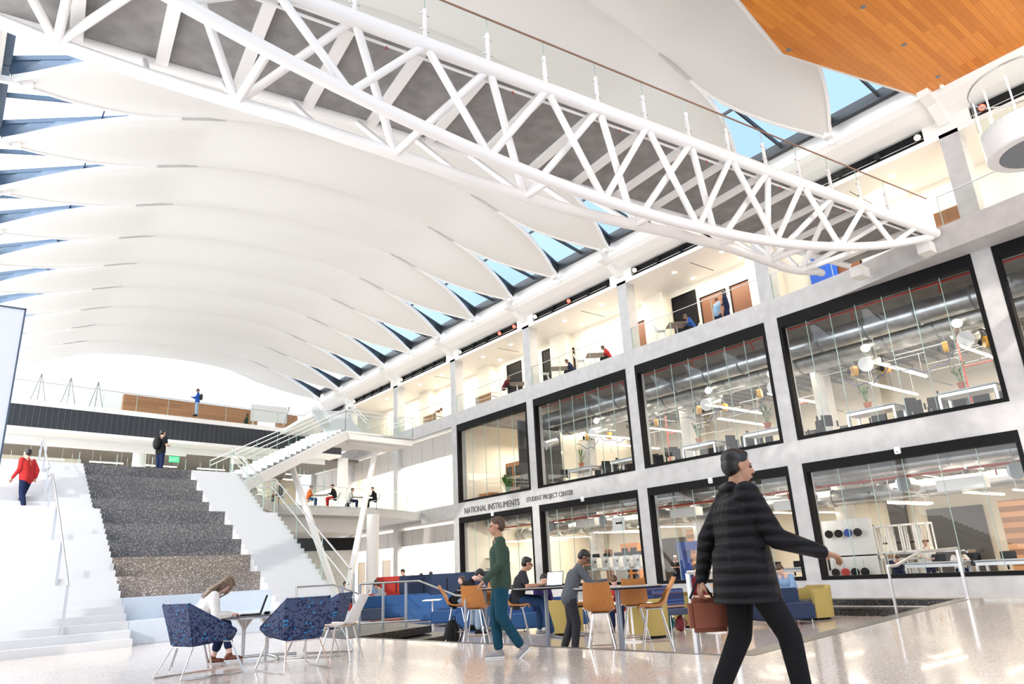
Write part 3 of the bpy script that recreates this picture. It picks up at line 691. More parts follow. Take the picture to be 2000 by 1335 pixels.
def glass_run(par, a, b, h=1.05, rails=True):
    a = V(a); b = V(b)
    MB().quad(a-V((0, 0, .15)), b-V((0, 0, .15)), b+V((0, 0, h)), a+V((0, 0, h))).build('glass_panel', GLASSG, par)
    MB().tube([a+V((0, 0, h)), b+V((0, 0, h))], .022, 8).build('top_rail', STEEL_W, par)
    if rails: MB().tube([a+V((0, 0, h-.2)), b+V((0, 0, h-.2))], .02, 8).build('hand_rail', STEEL_W, par)
    n = max(2, int((b-a).length/1.3))
    for i in range(n+1): p = a+(b-a)*(i/n); MB().bar(p-V((0, 0, .1)), p+V((0, 0, h)), .015, .015).build('glass_joint', GREENE, par)
glass_run(up, FT, TP); glass_run(up, FT+side*WD, TP+side*WD)
glass_run(up, pl[0], pl[1]); glass_run(up, pl[1], pl[2]); 
# second flight to level three
A2 = pl[3]+EUn*.6; B2 = V((16.9, 41.0, 10.95)); h2 = B2-A2
sp = MB(); s2 = V((h2.y, -h2.x, 0)).normalized()
for i in range(19):
    a = A2+V((h2.x, h2.y, 0))*(i/19); c = A2+V((h2.x, h2.y, 0))*((i+1)/19); z = 8+(i+1)*2.95/19
    sp.prism([(p.x, p.y) for p in (a, c, c+s2*1.9, a+s2*1.9)], z-.3, z)
sp.build('steps', STONEW, up)
for o in (V((0, 0, 0)), s2*1.9): glass_run(up, A2+o, B2+o)
q = B2; MB().prism([(q.x, q.y), (q.x+s2.x*2.2, q.y+s2.y*2.2), (19.6, 47.75), (17.3, 47.45)], 10.72, 10.95).build('landing', WHITE, up)
# ================================================================ footbridge
br = empty('footbridge', (0, 0, 0), 0, 'white tubular truss footbridge with concrete deck spanning the atrium overhead', 'footbridge')
def bt(x, off=0, z=10.75): return V((x, 10.28-.103*x+off, z))
def za(x): t = (x-11.7)/12.3; return 10.7-2.2*max(0, 1-t*t)
BO = [(-1.5, 3.1), (0, 2.85), (2, 2.2), (4, 1.55), (6, 1.2), (8, 1.0), (10, .85), (12.7, .62), (15, .8), (17, 1.3), (19.5, 2.1), (22.3, 2.8)]
def boff(x):
    for (a, p), (c, q) in zip(BO[:-1], BO[1:]):
        if a <= x <= c: return p+(q-p)*(x-a)/(c-a)
    return 3.0
def smooth_tube(fn, x0, x1, r, n=30): return MB().tube([fn(x0+(x1-x0)*i/n) for i in range(n+1)], r, 14)
smooth_tube(lambda x: bt(x), -1.8, 24.0, .155, 4).build('top_chord', STEEL_W, br, smooth='auto')
smooth_tube(lambda x: bt(x, 2.95), -1.8, 24.0, .12, 4).build('top_chord', STEEL_W, br, smooth='auto')
fa = lambda x: bt(x, .12, za(x)); fb = lambda x: bt(x, boff(x), za(x)+.02)
smooth_tube(fa, -.5, 23.9, .125).build('bottom_chord', STEEL_W, br, smooth='auto')
smooth_tube(fb, -1.5, 22.4, .125).build('bottom_chord', STEEL_W, br, smooth='auto')
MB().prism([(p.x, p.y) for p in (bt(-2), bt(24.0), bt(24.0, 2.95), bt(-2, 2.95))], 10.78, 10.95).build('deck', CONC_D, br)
NX = 1.41; X0 = 4.57-NX*4
nodes = [X0+NX*i for i in range(18)]
for i, x in enumerate(nodes):
    if x > 23.8: break
    MB().box(-.11, .11, 0, 2.95, -.10, .0, Matrix.Translation(bt(x, 0, 10.78)) @ Matrix.Rotation(-.1, 4, 'Z')).build('floor_beam', STEEL_W, br)
    T = bt(x); TF = bt(x, 2.95)
    def strut(a, b, r=.082): MB().tube([a, b], r, 10).build('diagonal', STEEL_W, br, smooth='auto')
    if i % 2 == 0:
        for s in (-1, 1):
            xb = x+s*NX
            if -.5 < xb < 22.4 and za(xb) < 10.55: strut(T, fb(xb))
        if -.5 < x < 22.4 and za(x) < 10.5: strut(TF, fb(x), .065)
    else:
        for s in (-1, 1):
            xb = x+s*NX
            if 0 < xb < 23.4 and za(xb) < 10.55: strut(T, fa(xb), .078)
        if -.5 < x < 22.4 and za(x) < 10.5:
            strut(TF, fb(x), .065)
            if za(x) < 10.4: strut(fa(x), fb(x), .08)
smooth_tube(lambda x: bt(x, .22, 10.62), -1.5, 23.6, .03, 3).build('sprinkler_pipe', STEEL_W, br)
for x in (5.3, 8.1, 11.0, 13.8, 16.6, 19.4): MB().lathe([(.012, -.07), (.02, -.03), (.012, 0)], 8, bt(x, .22, 10.6)).build('sprinkler_head', REDP, br)
gl = MB(); pe = MB()
bb = empty('bridge_balustrade', (0, 0, 0), 0, 'glass balustrade with thin timber handrail along the near side of the footbridge', 'balustrade')
bpf = V((0, 0, 0))
smooth_tube(lambda x: bt(x, .02, 12.02), -1.8, 24.0, .022, 4).build('hand_rail', mat('bronze_rail', (.28, .16, .1), .35), bb)
for i, x in enumerate([X0+NX*i for i in range(-1, 17)]):
    if x > 23.9: break
    MB().bar(bt(x, .02, 10.88), bt(x, .02, 11.62), .07, .05).build('post', STEEL_W, bb)
    c = MB()
    for z in (11.12, 11.5):
        c.tube([bt(x-.09, .02, z), bt(x+.09, .02, z)], .012, 6).ball(bt(x-.08, .02, z), .026, n=8).ball(bt(x+.08, .02, z), .026, n=8)
    c.build('glass_clamp', CHROME, bb)
    if x+NX < 24.3:
        MB().quad(bt(x+.03, .02, 10.98), bt(x+NX-.03, .02, 10.98), bt(x+NX-.03, .02, 11.98), bt(x+.03, .02, 11.98)).build('glass_panel', GLASSG, bb)
        MB().bar(bt(x, .02, 10.98), bt(x, .02, 11.98), .01, .02).build('glass_joint', GREENE, bb)
bf = empty('bridge_balustrade', (0, 0, 0), 0, 'glass balustrade along the far side of the footbridge', 'balustrade')
smooth_tube(lambda x: bt(x, 2.9, 12.02), -1.8, 24.2, .022, 4).build('hand_rail', MT['bronze_rail'], bf)
MB().quad(bt(-1.8, 2.9, 10.98), bt(24.2, 2.9, 10.98), bt(24.2, 2.9, 11.98), bt(-1.8, 2.9, 11.98)).build('glass_panel', GLASSG, bf)
for (x, off) in ((23.95, .35), (23.95, 2.6)): MB().box(-.25, .35, -.2, .2, -.34, .02, Matrix.Translation(bt(x, off, 10.5))).build('bearing_block', WHITE, br)
# ---- spotlights in the slot
SPN = 0
def spot(y, lens, label, group=None):
    o = empty('spotlight', (D+.0, y, 14.86), 0, label, 'spotlight', group)
    d = V((-.75, -.35, -.55)).normalized(); q = d.to_track_quat('Z', 'Y').to_matrix().to_4x4()
    MB().lathe([(.06, -.16), (.11, -.1), (.13, .08), (.14, .12), (.11, .12)], 14, m=q).build('lamp_housing', BLK, o, smooth='auto')
    MB().lathe([(.0, 0.121), (.105, .123)], 14, m=q).build('lens', lens, o)
    MB().tube([(.13, -.15, .0), (.13, -.15, .18), (.13, .15, .18), (.13, .15, 0)], .012, 6).build('yoke', BLK, o)
DK = SCRN
for i in range(6):
    a, c = CYS[1+i]+.95, CYS[2+i]-1.0
    for j in range(5):
        y = a+(c-a)*j/4
        lens = DK
        if i == 1 and j == 4: pass
        if j == 0 and False: pass
        nm = 'unlit black spotlight in the roof edge slot above the level three gallery'; gp = 'unlit spotlights in the slot'
        if j == 4 and i >= 1: lens = WARML; nm = 'glowing warm spotlight at the far end of slot bay %s' % ['one', 'two', 'three', 'four', 'five', 'six'][i]; gp = None
        if i == 2 and j == 2: lens = REDL; nm = 'single red spotlight above the second gallery bay left of the bridge'; gp = None
        if i == 3 and j in (0, 1): lens = REDL; nm = 'red spotlight, %s of the pair above the far middle gallery bay' % ('right hand one' if j == 0 else 'left hand one'); gp = None
        if i == 0 and j == 0: lens = WARML; nm = 'glowing warm spotlight just left of the nearest gallery column'; gp = None
        spot(y, lens, nm, gp)
q = zx(1915, 205, D); spot(q.y, REDL, 'bright red spotlight below the orange timber soffit')
# gallery downlights
dpn = MB()
pd = None
for i, y in enumerate([4, 9.5, 12.5, 17.2, 20, 25, 28, 33, 36, 41, 44, 49]):
    for x in (26.3, 27.7):
        if pd is None: pd = MB().lathe([(0, -.012), (.085, -.012), (.1, 0)], 16).build('downlight', EMD); o = pd; tag(o, 'small round lit downlight in the level three gallery ceiling', 'downlight', 'lit downlights of the gallery ceiling')
        else: o = copy_tree(pd)
        o.location = (x, y, 14.44)
for i, y in enumerate((3, 10.5, 18.5, 26, 34, 42, 50)): area('gallery_light', (26.9, y, 14.3), 2, 210, (1, .87, .68), sy=5)
for y in (41.5, 49, 56): area('lobby_light', (27.4, y, 9.9), 3, 420, sy=5); area('lobby_light', (26.7, y, 4.2), 1.6, 260, sy=5)
for y in (3, 11, 18.6, 26.3, 33.8):
    area('lab_light', (31, y, 9.0), 7, 620, (1, .86, .66), sy=5); area('lab_light', (31, y, 3.9), 7, 560, (1, .86, .66), sy=5)
for u, w_ in ((0, 5), (6, 5), (13, 6), (20, 6)):
    p = E(u, w_); area('far_room_light', (p.x, p.y, 9.3), 5, 330, sy=4)
    p = E(u, 8); area('far_deck_light', (p.x, p.y, 14), 5, 120, sy=4, rot=(PI, 0, 0)) if False else None
# ================================================================ furniture
def T(loc, rz=0): return Matrix.Translation(loc) @ Matrix.Rotation(rz, 4, 'Z')
def at_x(u, x, z): # point of image column u at world x, at height z
    p = solve_u(u, V((x, 0, z+(.6 if z > 3 else .3))), V((0, 1, 0))); return V((x, p.y, z))
def at_y(u, y, z):
    p = solve_u(u, V((0, y, z+(.8 if z > 3 else .3))), V((1, 0, 0))); return V((p.x, y, z))
def shell(mb, w=.44, d=.42, z=.76, back=.46, thick=.012, flare=.05, lean=.14):
    # moulded one piece seat and back, front edge at +d/2
    prof = [(d/2+.03, z-.03), (d/2, z), (0, z-.012), (-d/2+.10, z+.0), (-d/2+.02, z+.05), (-d/2-.03, z+.16), (-d/2-.03-lean*.6, z+back*.75), (-d/2-.03-lean, z+back)]
    n = len(prof); k = 8; vs = []; fs = []
    for sgn in (0, 1):
        for i, (y, zz_) in enumerate(prof):
            wi = w*(.90 if i < 2 else 1.0 if i < 5 else (1.0-.18*(i-4)/3))
            for j in range(k+1):
                t = j/k*2-1; x = t*wi/2; up = flare*abs(t)**2.5*(1 if i < 6 else .3)
                fy = flare*.6*abs(t)**2.5*(1 if i >= 4 else 0)
                vs.append((x, y+fy+(thick if i >= 4 and sgn else 0)*(-1), zz_+up-(thick if sgn and i < 5 else 0)))
    W_ = k+1
    for sgn in (0, 1):
        o = sgn*n*W_
        for i in range(n-1):
            for j in range(k): fs.append((o+i*W_+j, o+i*W_+j+1, o+(i+1)*W_+j+1, o+(i+1)*W_+j))
    o = n*W_
    for i in range(n-1):
        for j in (0, k): fs.append((i*W_+j, (i+1)*W_+j, o+(i+1)*W_+j, o+i*W_+j))
    for j in range(k):
        fs.append((j, j+1, o+j+1, o+j)); i = (n-1)*W_; fs.append((i+j, i+j+1, o+i+j+1, o+i+j))
    return mb.add(vs, fs)
def make_stool(label, loc, rz):
    t = empty('bar_stool', loc, rz, label, 'stool', 'bar stools round the high tables')
    shell(MB(), .45, .40, .76, .40).build('seat', STOOLW, t, smooth='auto')
    for sx in (-1, 1):
        for sy_ in (-1, 1): MB().tube([(sx*.10, sy_*.10, .735), (sx*.24, sy_*.25, 0)], .010, 8).build('leg', CHROME, t)
    MB().tube([(-.185, .195, .28), (.185, .195, .28), (.185, -.195, .28), (-.185, -.195, .28)], .008, 6, closed=True).build('foot_ring', CHROME, t)
    MB().box(-.13, .13, -.13, .13, .728, .742).build('mounting_plate', CHROME, t)
    return t
# screen column, world x, facing (right, away)
SL = [(893, 8.55, 1.0, .05, 'plywood bar stool the writing man in black sits on'), (930, 8.1, .15, 1.0, 'plywood bar stool with its back to us right of the backpack'),
      (966, 9.3, -.2, -1, 'plywood bar stool seen from the front beyond the walking man in green'), (1012, 8.6, 1, .05, 'plywood bar stool under the man typing at the laptop'),
      (1135, 8.9, -.9, .25, 'plywood bar stool hidden behind the standing man in grey'), (1178, 7.75, .2, 1.0, 'plywood bar stool with its back to us beside the standing man in grey'),
      (1243, 9.1, .05, .9, 'plywood bar stool with a squarish back at the right high table'), (1283, 8.7, -1, .1, 'plywood bar stool in profile at the right end of the tables')]
proto = None; STP = []
for u, x, r_, a_, lab in SL:
    p = at_x(u, x, SUNK)
    if proto is None: proto = make_stool(lab, p, dirn(r_, a_)); s = proto
    else: s = copy_tree(proto, p, dirn(r_, a_), lab)
    STP.append((p, dirn(r_, a_)))
def high_table(u, x, w, d, lab, rz=None):
    p = at_x(u, x, SUNK); t = empty('high_table', p, dirn(1, 0) if rz is None else rz, lab, 'table', 'high tables by the floor edge')
    n = 32; pl = [((abs(math.cos(a))**.6)*math.copysign(d/2, math.cos(a)), (abs(math.sin(a))**.6)*math.copysign(w/2, math.sin(a))) for a in [2*PI*i/n for i in range(n)]]
    MB().prism(pl, 1.045, 1.07).build('tabletop', mat('laminate_top', (.34, .32, .33), .3), t)
    MB().prism([(a*1.006, b*1.006) for a, b in pl], 1.03, 1.055).build('edge_band', BLK, t)
    MB().lathe([(.042, .02), (.042, 1.03)], 16).build('pedestal', GRAYM if False else mat('pedestal_grey', (.25, .28, .33), .3, .5), t, smooth='auto')
    MB().lathe([(.27, 0), (.27, .012), (.05, .03)], 24).build('base_plate', GRAYM, t); return p
t1 = high_table(949, 9.05, 1.15, .75, 'left high table with the writing man at its end')
t2 = high_table(1070, 8.95, 1.2, .75, 'middle high table carrying the open black laptop')
t3 = high_table(1214, 8.45, 1.35, .8, 'right high table where the standing man in grey leans')
# lounge chairs
def bucket(label, loc, rz):
    t = empty('lounge_chair', loc, rz, label, 'armchair', 'patterned lounge chairs')
    S = 1.0
    bb_ = [V(p) for p in ((-.25, -.26, .36), (.25, -.26, .36), (.31, -.40, .86), (-.31, -.40, .86))]
    fb_ = [V(p) for p in ((-.27, .30, .40), (.27, .30, .40))]; arm = [V((-.40, .26, .50)), V((.40, .26, .50))]
    mb = MB(); th = .06
    def slab(q, inner):   # q outer polygon, offset towards inner point
        c = V(inner); n_ = (q[1]-q[0]).cross(q[2]-q[0]).normalized()
        if n_.dot(c-q[0]) < 0: n_ = -n_
        k = len(q); vs = q+[p+n_*th for p in q]
        mb.add(vs, [tuple(range(k)), tuple(range(k, 2*k))[::-1]]+[(i, (i+1) % k, k+(i+1) % k, k+i) for i in range(k)])
    ctr = (0, 0, .6)
    slab([bb_[0], bb_[1], bb_[2], bb_[3]], ctr); slab([bb_[0], fb_[0], arm[0], bb_[3]], ctr); slab([bb_[1], fb_[1], arm[1], bb_[2]], ctr); slab([bb_[0], bb_[1], fb_[1], fb_[0]], ctr)
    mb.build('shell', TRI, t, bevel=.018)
    MB().box(-.24, .24, -.20, .29, .41, .50).build('seat_cushion', PURP, t, bevel=.03)
    b2 = MB(); b2.hexa([(-.22, -.20, .5), (.22, -.20, .5), (.26, -.33, .84), (-.26, -.33, .84), (-.22, -.16, .5), (.22, -.16, .5), (.26, -.29, .84), (-.26, -.29, .84)]); b2.build('back_cushion', PURP, t, bevel=.02)
    for sx in (-1, 1):
        MB().tube([(sx*.22, -.24, .355), (sx*.30, -.42, .012), (sx*.33, -.36, .010), (sx*.36, .36, .010), (sx*.34, .40, .03), (sx*.25, .26, .39)], .009, 8).build('sled_leg', CHROME, t, smooth='auto')
    MB().tube([(-.22, -.24, .352), (.22, -.24, .352)], .009, 8).build('cross_bar', CHROME, t); MB().tube([(-.25, .24, .385), (.25, .24, .385)], .009, 8).build('cross_bar', CHROME, t)
    return t
def gz(u, v, z=0): p = zz(u, v, z); return V((p.x, p.y, z))
c1 = bucket('blue triangle patterned lounge chair with its back to us, left of the girl', gz(385, 1318)+V((0, -.05, 0)), dirn(.55, .83))
copy_tree(c1, gz(574, 1306)+V((0, 0, 0)), dirn(-.62, .78), 'blue triangle patterned lounge chair with its back to us, right of the laptop table')
copy_tree(c1, gz(632, 1283)+V((.1, .35, 0)), dirn(-.95, .1), 'triangle patterned lounge chair half hidden, its purple inside showing')
def shell_chair(label, loc, rz, group='white shell chairs with wooden seats near the steps'):
    t = empty('shell_chair', loc, rz, label, 'chair', group)
    shell(MB(), .46, .42, .45, .40, .014, .04, .12).build('back_shell', WPLAS, t, smooth='auto')
    MB().box(-.20, .20, -.17, .22, .452, .470).build('seat', WOODL, t, bevel=.008)
    for sx in (-1, 1):
        for sy_ in (-1, 1): MB().tube([(sx*.13, sy_*.13, .43), (sx*.24, sy_*.24, 0)], .013, 8).build('leg', STEEL, t)
    return t
sc1 = shell_chair('white shell chair with wooden seat the girl sits on', gz(356, 1305)+V((.12, .12, 0)), dirn(.9, .35))
sc2 = copy_tree(sc1, gz(664, 1290)+V((.05, .1, 0)), dirn(-.95, .15), 'white shell chair in profile right of the patterned chairs')
# cafe table
ct = empty('cafe_table', gz(496, 1288), dirn(.8, .5), 'oval cafe table on two steel pedestals under the laptop', 'table')
pl = [(.36*math.cos(a), .66*math.sin(a)) for a in [2*PI*i/40 for i in range(40)]]
MB().prism(pl, .60, .62).build('tabletop', mat('dark_laminate', (.10, .10, .12), .3), ct)
MB().prism([(a*1.008, b*1.004) for a, b in pl], .585, .605).build('edge_band', STEEL, ct)
for y in (-.17, .17):
    MB().lathe([(.03, .04), (.03, .42), (.035, .44), (.13, .57), (.14, .59)], 20, (0, y, 0)).build('pedestal', STEEL, ct, smooth='auto')
    MB().tube([(-.42, y*1.5, .02), (-.36, y*1.4, .045), (0, y, .06), (.36, y*1.4, .045), (.42, y*1.5, .02)], .022, 10).build('foot', STEEL, ct, smooth='auto')
MB().tube([(0, -.62, .03), (0, -.17, .055), (0, .17, .055), (0, .62, .03)], .02, 10).build('foot', STEEL, ct, smooth='auto')
def laptop(name, loc, rz, label, screen=SCRN, tilt=20, body=BLK, w=.33, d=.23):
    t = empty('laptop', loc, rz, label, 'laptop')   # screen side at +y, user at -y
    MB().box(-w/2, w/2, -d/2, d/2, 0, .016).build('keyboard_base', body, t, bevel=.003)
    m = Matrix.Translation((0, d/2, .012)) @ Matrix.Rotation(-math.radians(tilt), 4, 'X')
    MB().box(-w/2, w/2, 0, .008, 0, d*.98, m).build('lid', body, t)
    MB().box(-w/2+.012, w/2-.012, -.002, .0, .012, d*.98-.012, m).build('screen', screen, t)
    k = MB()
    for i in range(5):
        for j in range(11): k.box(-w/2+.02+j*.027, -w/2+.042+j*.027, .02-i*.028+.05, .042-i*.028+.05, .016, .018)
    k.build('keys', BLK if body is not BLK else GRAYM, t); return t
tp = gz(478, 1205, .735)
cl_ = ct.location
laptop('laptop', cl_+V((SR[0]*-.10+SA[0]*.02, SR[1]*-.10+SA[1]*.02, .622)), dirn(.92, .25), 'open black laptop on the oval cafe table, screen facing the girl', SCRN, 18, w=.38, d=.28)
b = empty('glasses_case', cl_+V((SR[0]*.12+SA[0]*.12, SR[1]*.12+SA[1]*.12, .622)), dirn(1, .2), 'small black case lying behind the laptop', 'case'); MB().box(-.08, .08, -.04, .04, 0, .035).build('case_body', BLK, b, bevel=.01); MB().box(-.075, .075, -.042, -.035, .015, .02).build('seam', GRAYM, b)
tl = V((t2.x, t2.y, SUNK+1.071)); 
laptop('laptop', tl+V((SR[0]*.10, SR[1]*.10, 0))+V((SA[0]*.0, 0, 0)), dirn(.55, .83), 'black laptop with a lit page, open on the middle high table', SCRL, 15, w=.36, d=.26)
# upholstery modules
def module(name, label, loc, rz, w, d, seat=.42, back=0, m=BLUE, mb_=None, group=None, legs=True, arm=False, cat='sofa'):
    t = empty(name, loc, rz, label, cat, group)
    MB().box(-w/2, w/2, -d/2, d/2, .10, seat).build('seat', m, t, bevel=.03)
    if back: MB().box(-w/2, w/2, -d/2-.02, -d/2+.16, .10, back).build('backrest', mb_ or m, t, bevel=.03)
    if legs:
        for sx in (-1, 1):
            for sy_ in (-1, 1): MB().tube([(sx*(w/2-.08), sy_*(d/2-.08), 0), (sx*(w/2-.08), sy_*(d/2-.08), .1)], .015, 8).build('leg', STEEL, t)
    return t
G = 'blue and red lounge seating in the sunken area'
def modu(u, x, r_, a_, *a, **k): return module('sofa', a[0], at_x(u, x, SUNK), dirn(r_, a_), *a[1:], group=G, **k)
modu(775, 12.6, .25, -1, 'long royal blue sofa facing the steps, left half', 2.3, .8, .44, .80, BLUE)
modu(846, 12.2, .1, -1, 'royal blue sofa module right of the long sofa', 1.5, .8, .44, .80, BLUE)
modu(725, 11.6, -1, -.2, 'slate blue bench at the left end of the long sofa', 1.2, .8, .44, 0, SLATE)
modu(893, 12.0, .1, -1, 'royal blue bench behind the writing man', 1.5, .8, .40, 0, BLUE)
modu(962, 11.3, .1, -1, 'royal blue sofa behind the walking man in green', 1.8, .8, .42, .82, BLUE)
modu(1055, 11.6, .3, -1, 'royal blue sofa under the boy in the purple jumper', 2.2, .8, .42, .72, BLUE)
modu(703, 14.2, .5, -.9, 'red bench seat at the left edge of the lounge', .9, .7, .44, 0, RED)
modu(680, 14.6, .9, -.3, 'slate sofa module beside the red bench', 1.0, .7, .44, .85, SLATE)
modu(745, 14.4, .2, -1, 'low red sofa behind the two students', 1.5, .7, .44, .78, RED)
def screen(u, x, w, h, m, lab, z0=.0):
    p = at_x(u, x, SUNK); t = empty('high_back_panel', p, dirn(.1, -1), lab, 'booth panel', 'tall upholstered booth backs')
    MB().box(-w/2, w/2, -.07, .07, .12, h).build('panel', m, t, bevel=.03)
    for sx in (-1, 1): MB().tube([(sx*(w/2-.1), 0, 0), (sx*(w/2-.1), 0, .12)], .018, 8).build('leg', STEEL, t)
    MB().box(-.02, .02, .07, .085, .3, h-.15).build('seam', BLK, t)
for u, x, w, m, lab in ((748, 16.2, .62, RED, 'red high booth back, left one of the red pair'), (774, 15.9, .78, RED, 'red high booth back, right one of the red pair'),
                        (793, 15.6, .55, NAVY, 'dark navy booth back next to the red pair'), (828, 15.2, 1.15, NAVY, 'wide navy booth back left of the writing man'),
                        (874, 14.8, 1.15, NAVY, 'wide navy booth back behind the writing man'), (926, 14.3, 1.15, NAVY, 'navy booth back right of the writing man')):
    screen(u, x, w, 1.42, m, lab)
def tub(u, x, r_, a_, lab, w=.82, flip=1):
    p = at_x(u, x, SUNK); t = empty('tub_chair', p, dirn(r_, a_), lab, 'armchair', 'mustard tub chairs with charcoal seats')
    n = 18; outer = []; inner = []
    for i in range(n+1):
        a = PI*(1.0+i/n); outer.append((w/2*math.cos(a), -.05+w/2*math.sin(a))); inner.append(((w/2-.09)*math.cos(a), -.05+(w/2-.09)*math.sin(a)))
    outer = [(-w/2, .25)]+outer+[(w/2, .25)]; inner = [(-w/2+.09, .25)]+inner+[(w/2-.09, .25)]
    mb = MB(); k = len(outer)
    hz = lambda i: .72 if 3 < i < k-4 else .66
    vs = [(x_, y_, .05) for x_, y_ in outer]+[(x_*1.04, y_*1.04, hz(i)) for i, (x_, y_) in enumerate(outer)]+[(x_, y_, .05) for x_, y_ in inner]+[(x_, y_, hz(i)) for i, (x_, y_) in enumerate(inner)]
    fs = []
    for i in range(k-1):
        fs += [(i, i+1, k+i+1, k+i), (2*k+i, 3*k+i, 3*k+i+1, 2*k+i+1), (k+i, k+i+1, 3*k+i+1, 3*k+i), (i, 2*k+i, 2*k+i+1, i+1)]
    fs += [(0, k, 3*k, 2*k), (k-1, 3*k-1, 4*k-1, 2*k-1)]
    mb.add(vs, fs).build('wraparound_back', YELL, t, smooth='auto')
    MB().box(-w/2+.1, w/2-.1, -.32, .36, .05, .42).build('seat', GRYU, t, bevel=.04)
    MB().lathe([(w/2-.08, 0), (w/2-.08, .05)], 20, (0, -.05, 0)).build('plinth', BLK, t); return t
tub(1100, 11.2, .75, .75, 'mustard tub chair behind the standing man in grey', .72)
tub(1268, 11.4, -.75, .7, 'mustard tub chair behind the right hand stools', .66)
tub(1356, 13.6, .6, -.7, 'mustard tub chair under the person with yellow headphones')
tub(1585, 16.0, -.8, -.3, 'mustard tub chair at the right edge of the lounge')
for u, x, lab in ((1322, 12.6, 'striped armchair with charcoal seat beside the mustard chairs'), (1296, 14.4, 'dark striped armchair further back by the wall')):
    p = at_x(u, x, SUNK); t = empty('striped_armchair', p, dirn(.35, -1), lab, 'armchair', 'striped armchairs')
    MB().box(-.36, .36, -.3, .3, .34, .44).build('seat', SLATE, t, bevel=.02); MB().box(-.36, .36, -.34, -.2, .44, .84).build('backrest', STR, t, bevel=.02)
    for sx in (-1, 1):
        MB().tube([(sx*.33, -.28, .34), (sx*.33, -.28, .01), (sx*.33, .28, .01), (sx*.33, .28, .34)], .012, 8).build('sled_leg', CHROME, t)
modu(1528, 14.6, .2, -1, 'navy sofa seen from behind near the blurred walker', 1.15, .7, .42, .72, NAVY)
# small tables
def side_table(u, x, h, lab, w=.5, rz=0, m=WHITE, xo=0):
    t = empty('side_table', at_x(u, x, SUNK), dirn(1, 0), lab, 'table', 'small lounge tables')
    MB().box(-w/2, w/2, -w/3, w/3, h-.025, h).build('tabletop', m, t, bevel=.006)
    MB().tube([(0, 0, .02), (0, 0, h-.02)], .022, 8).build('column', STEEL_W, t); MB().lathe([(.2, 0), (.2, .012)], 20).build('base', STEEL_W, t); return t
side_table(845, 11.4, .72, 'small white table in front of the blue sofa', .75)
side_table(712, 13.4, .74, 'white laptop table by the two students', .7)
side_table(660, 13.6, .74, 'white table in front of the woman in white at the left', .7)
side_table(1235, 10.6, .70, 'white laminate table behind the right stools', 1.0)
side_table(1395, 12.6, .70, 'thin topped table behind the dark walker', .9, m=WOODL)
p = at_x(712, 13.4, SUNK+.741); laptop('laptop', p, dirn(1, .1), 'silver laptop on the white table by the two students', SCRN, 15, STEEL)
# bags
def pack(loc, rz, m, lab, s=1.0, name='backpack', cat='backpack', group=None):
    t = empty(name, loc, rz, lab, cat, group)
    MB().ball((0, 0, .22*s), (.16*s, .11*s, .23*s), n=16).build('bag_body', m, t, smooth='all')
    MB().ball((0, .09*s, .15*s), (.12*s, .06*s, .12*s), n=12).build('front_pocket', m, t, smooth='all')
    MB().tube([(-.05*s, -.04*s, .42*s), (-.03*s, -.04*s, .49*s), (.03*s, -.04*s, .49*s), (.05*s, -.04*s, .42*s)], .01, 6).build('handle', BLK, t)
    for sx in (-1, 1): MB().tube([(sx*.08*s, -.09*s, .36*s), (sx*.10*s, -.17*s, .25*s), (sx*.08*s, -.10*s, .08*s)], .014, 6).build('shoulder_strap', m, t)
    return t
BAGR = mat('maroon_bag', (.16, .012, .02), .7); TEAL = mat('teal_bag', (.01, .16, .18), .6)
q = at_x(883, 8.4, SUNK); pack(q, .3, BLK, 'large black backpack on the floor under the writing man', 1.15)
pack(at_x(1307, 12.7, SUNK), .4, TEAL, 'teal bag under the striped armchair', .7); pack(at_x(1327, 12.6, SUNK), 1.2, BAGR, 'maroon bag beside the teal one', .7)
pack(at_x(1553, 15.6, SUNK), .2, BAGR, 'dark red backpack against the right mustard chair', 1.0)
# railings of the lounge
RS = STEEL
rail_thing('railing', 'steel railing with slanted end at the left of the sunken lounge', [gz(702, 1229), gz(748, 1226), gz(793, 1223), V((8.75, 14.75, 0))], .95, [gz(667, 1236), gz(702, 1229), gz(748, 1226), gz(793, 1223)], m=RS, lower=.12)
t = empty('railing', (6.9, 10.2, 0), 0, 'short steel handrail on two posts at the lower steps', 'handrail')
a = gz(721, 1251); c = V((8.9, 14.2, -.16)); d_ = gz(861, 1256); o = t.location
MB().tube([V((8.75, 14.75, .95))-o, V((8.05, 12.2, .66))-o, V((7.85, 11.6, .66))-o], .022, 8).build('top_rail', RS, t); MB().bar(V((7.85, 11.6, SUNK))-o, V((7.85, 11.6, .65))-o, .04, .03).build('post', RS, t)
rail_thing('railing', 'steel handrail with one slanting section over the right floor edge', [gz(1752, 1197), gz(1768, 1194)], .80, [gz(1752, 1197)], m=STEEL, r=.03)
t = empty('railing', gz(1891, 1168), 0, 'continuation of the slanted steel handrail with its far post', 'handrail'); o = t.location
MB().tube([gz(1768, 1194)+V((0, 0, .8))-o, V((gz(1820, 1180)))+V((0, 0, 1.02))-o, V((0, 0, 1.05))], .03, 8).build('top_rail', STEEL, t); MB().bar((0, 0, 0), (0, 0, 1.04), .06, .04).build('post', STEEL, t)
t = empty('railing', gz(1362, 1276), 0, 'polished steel handrail beside the dark walker', 'handrail'); o = t.location
MB().bar((0, 0, 0), (0, 0, .92), .055, .03).build('post', STEEL, t); e_ = gz(1442, 1290)-o; MB().bar(e_, e_+V((0, 0, .92)), .055, .03).build('post', CHROME, t)
MB().tube([(0, 0, .93), e_+V((0, 0, .93))], .022, 8).build('top_rail', CHROME, t)
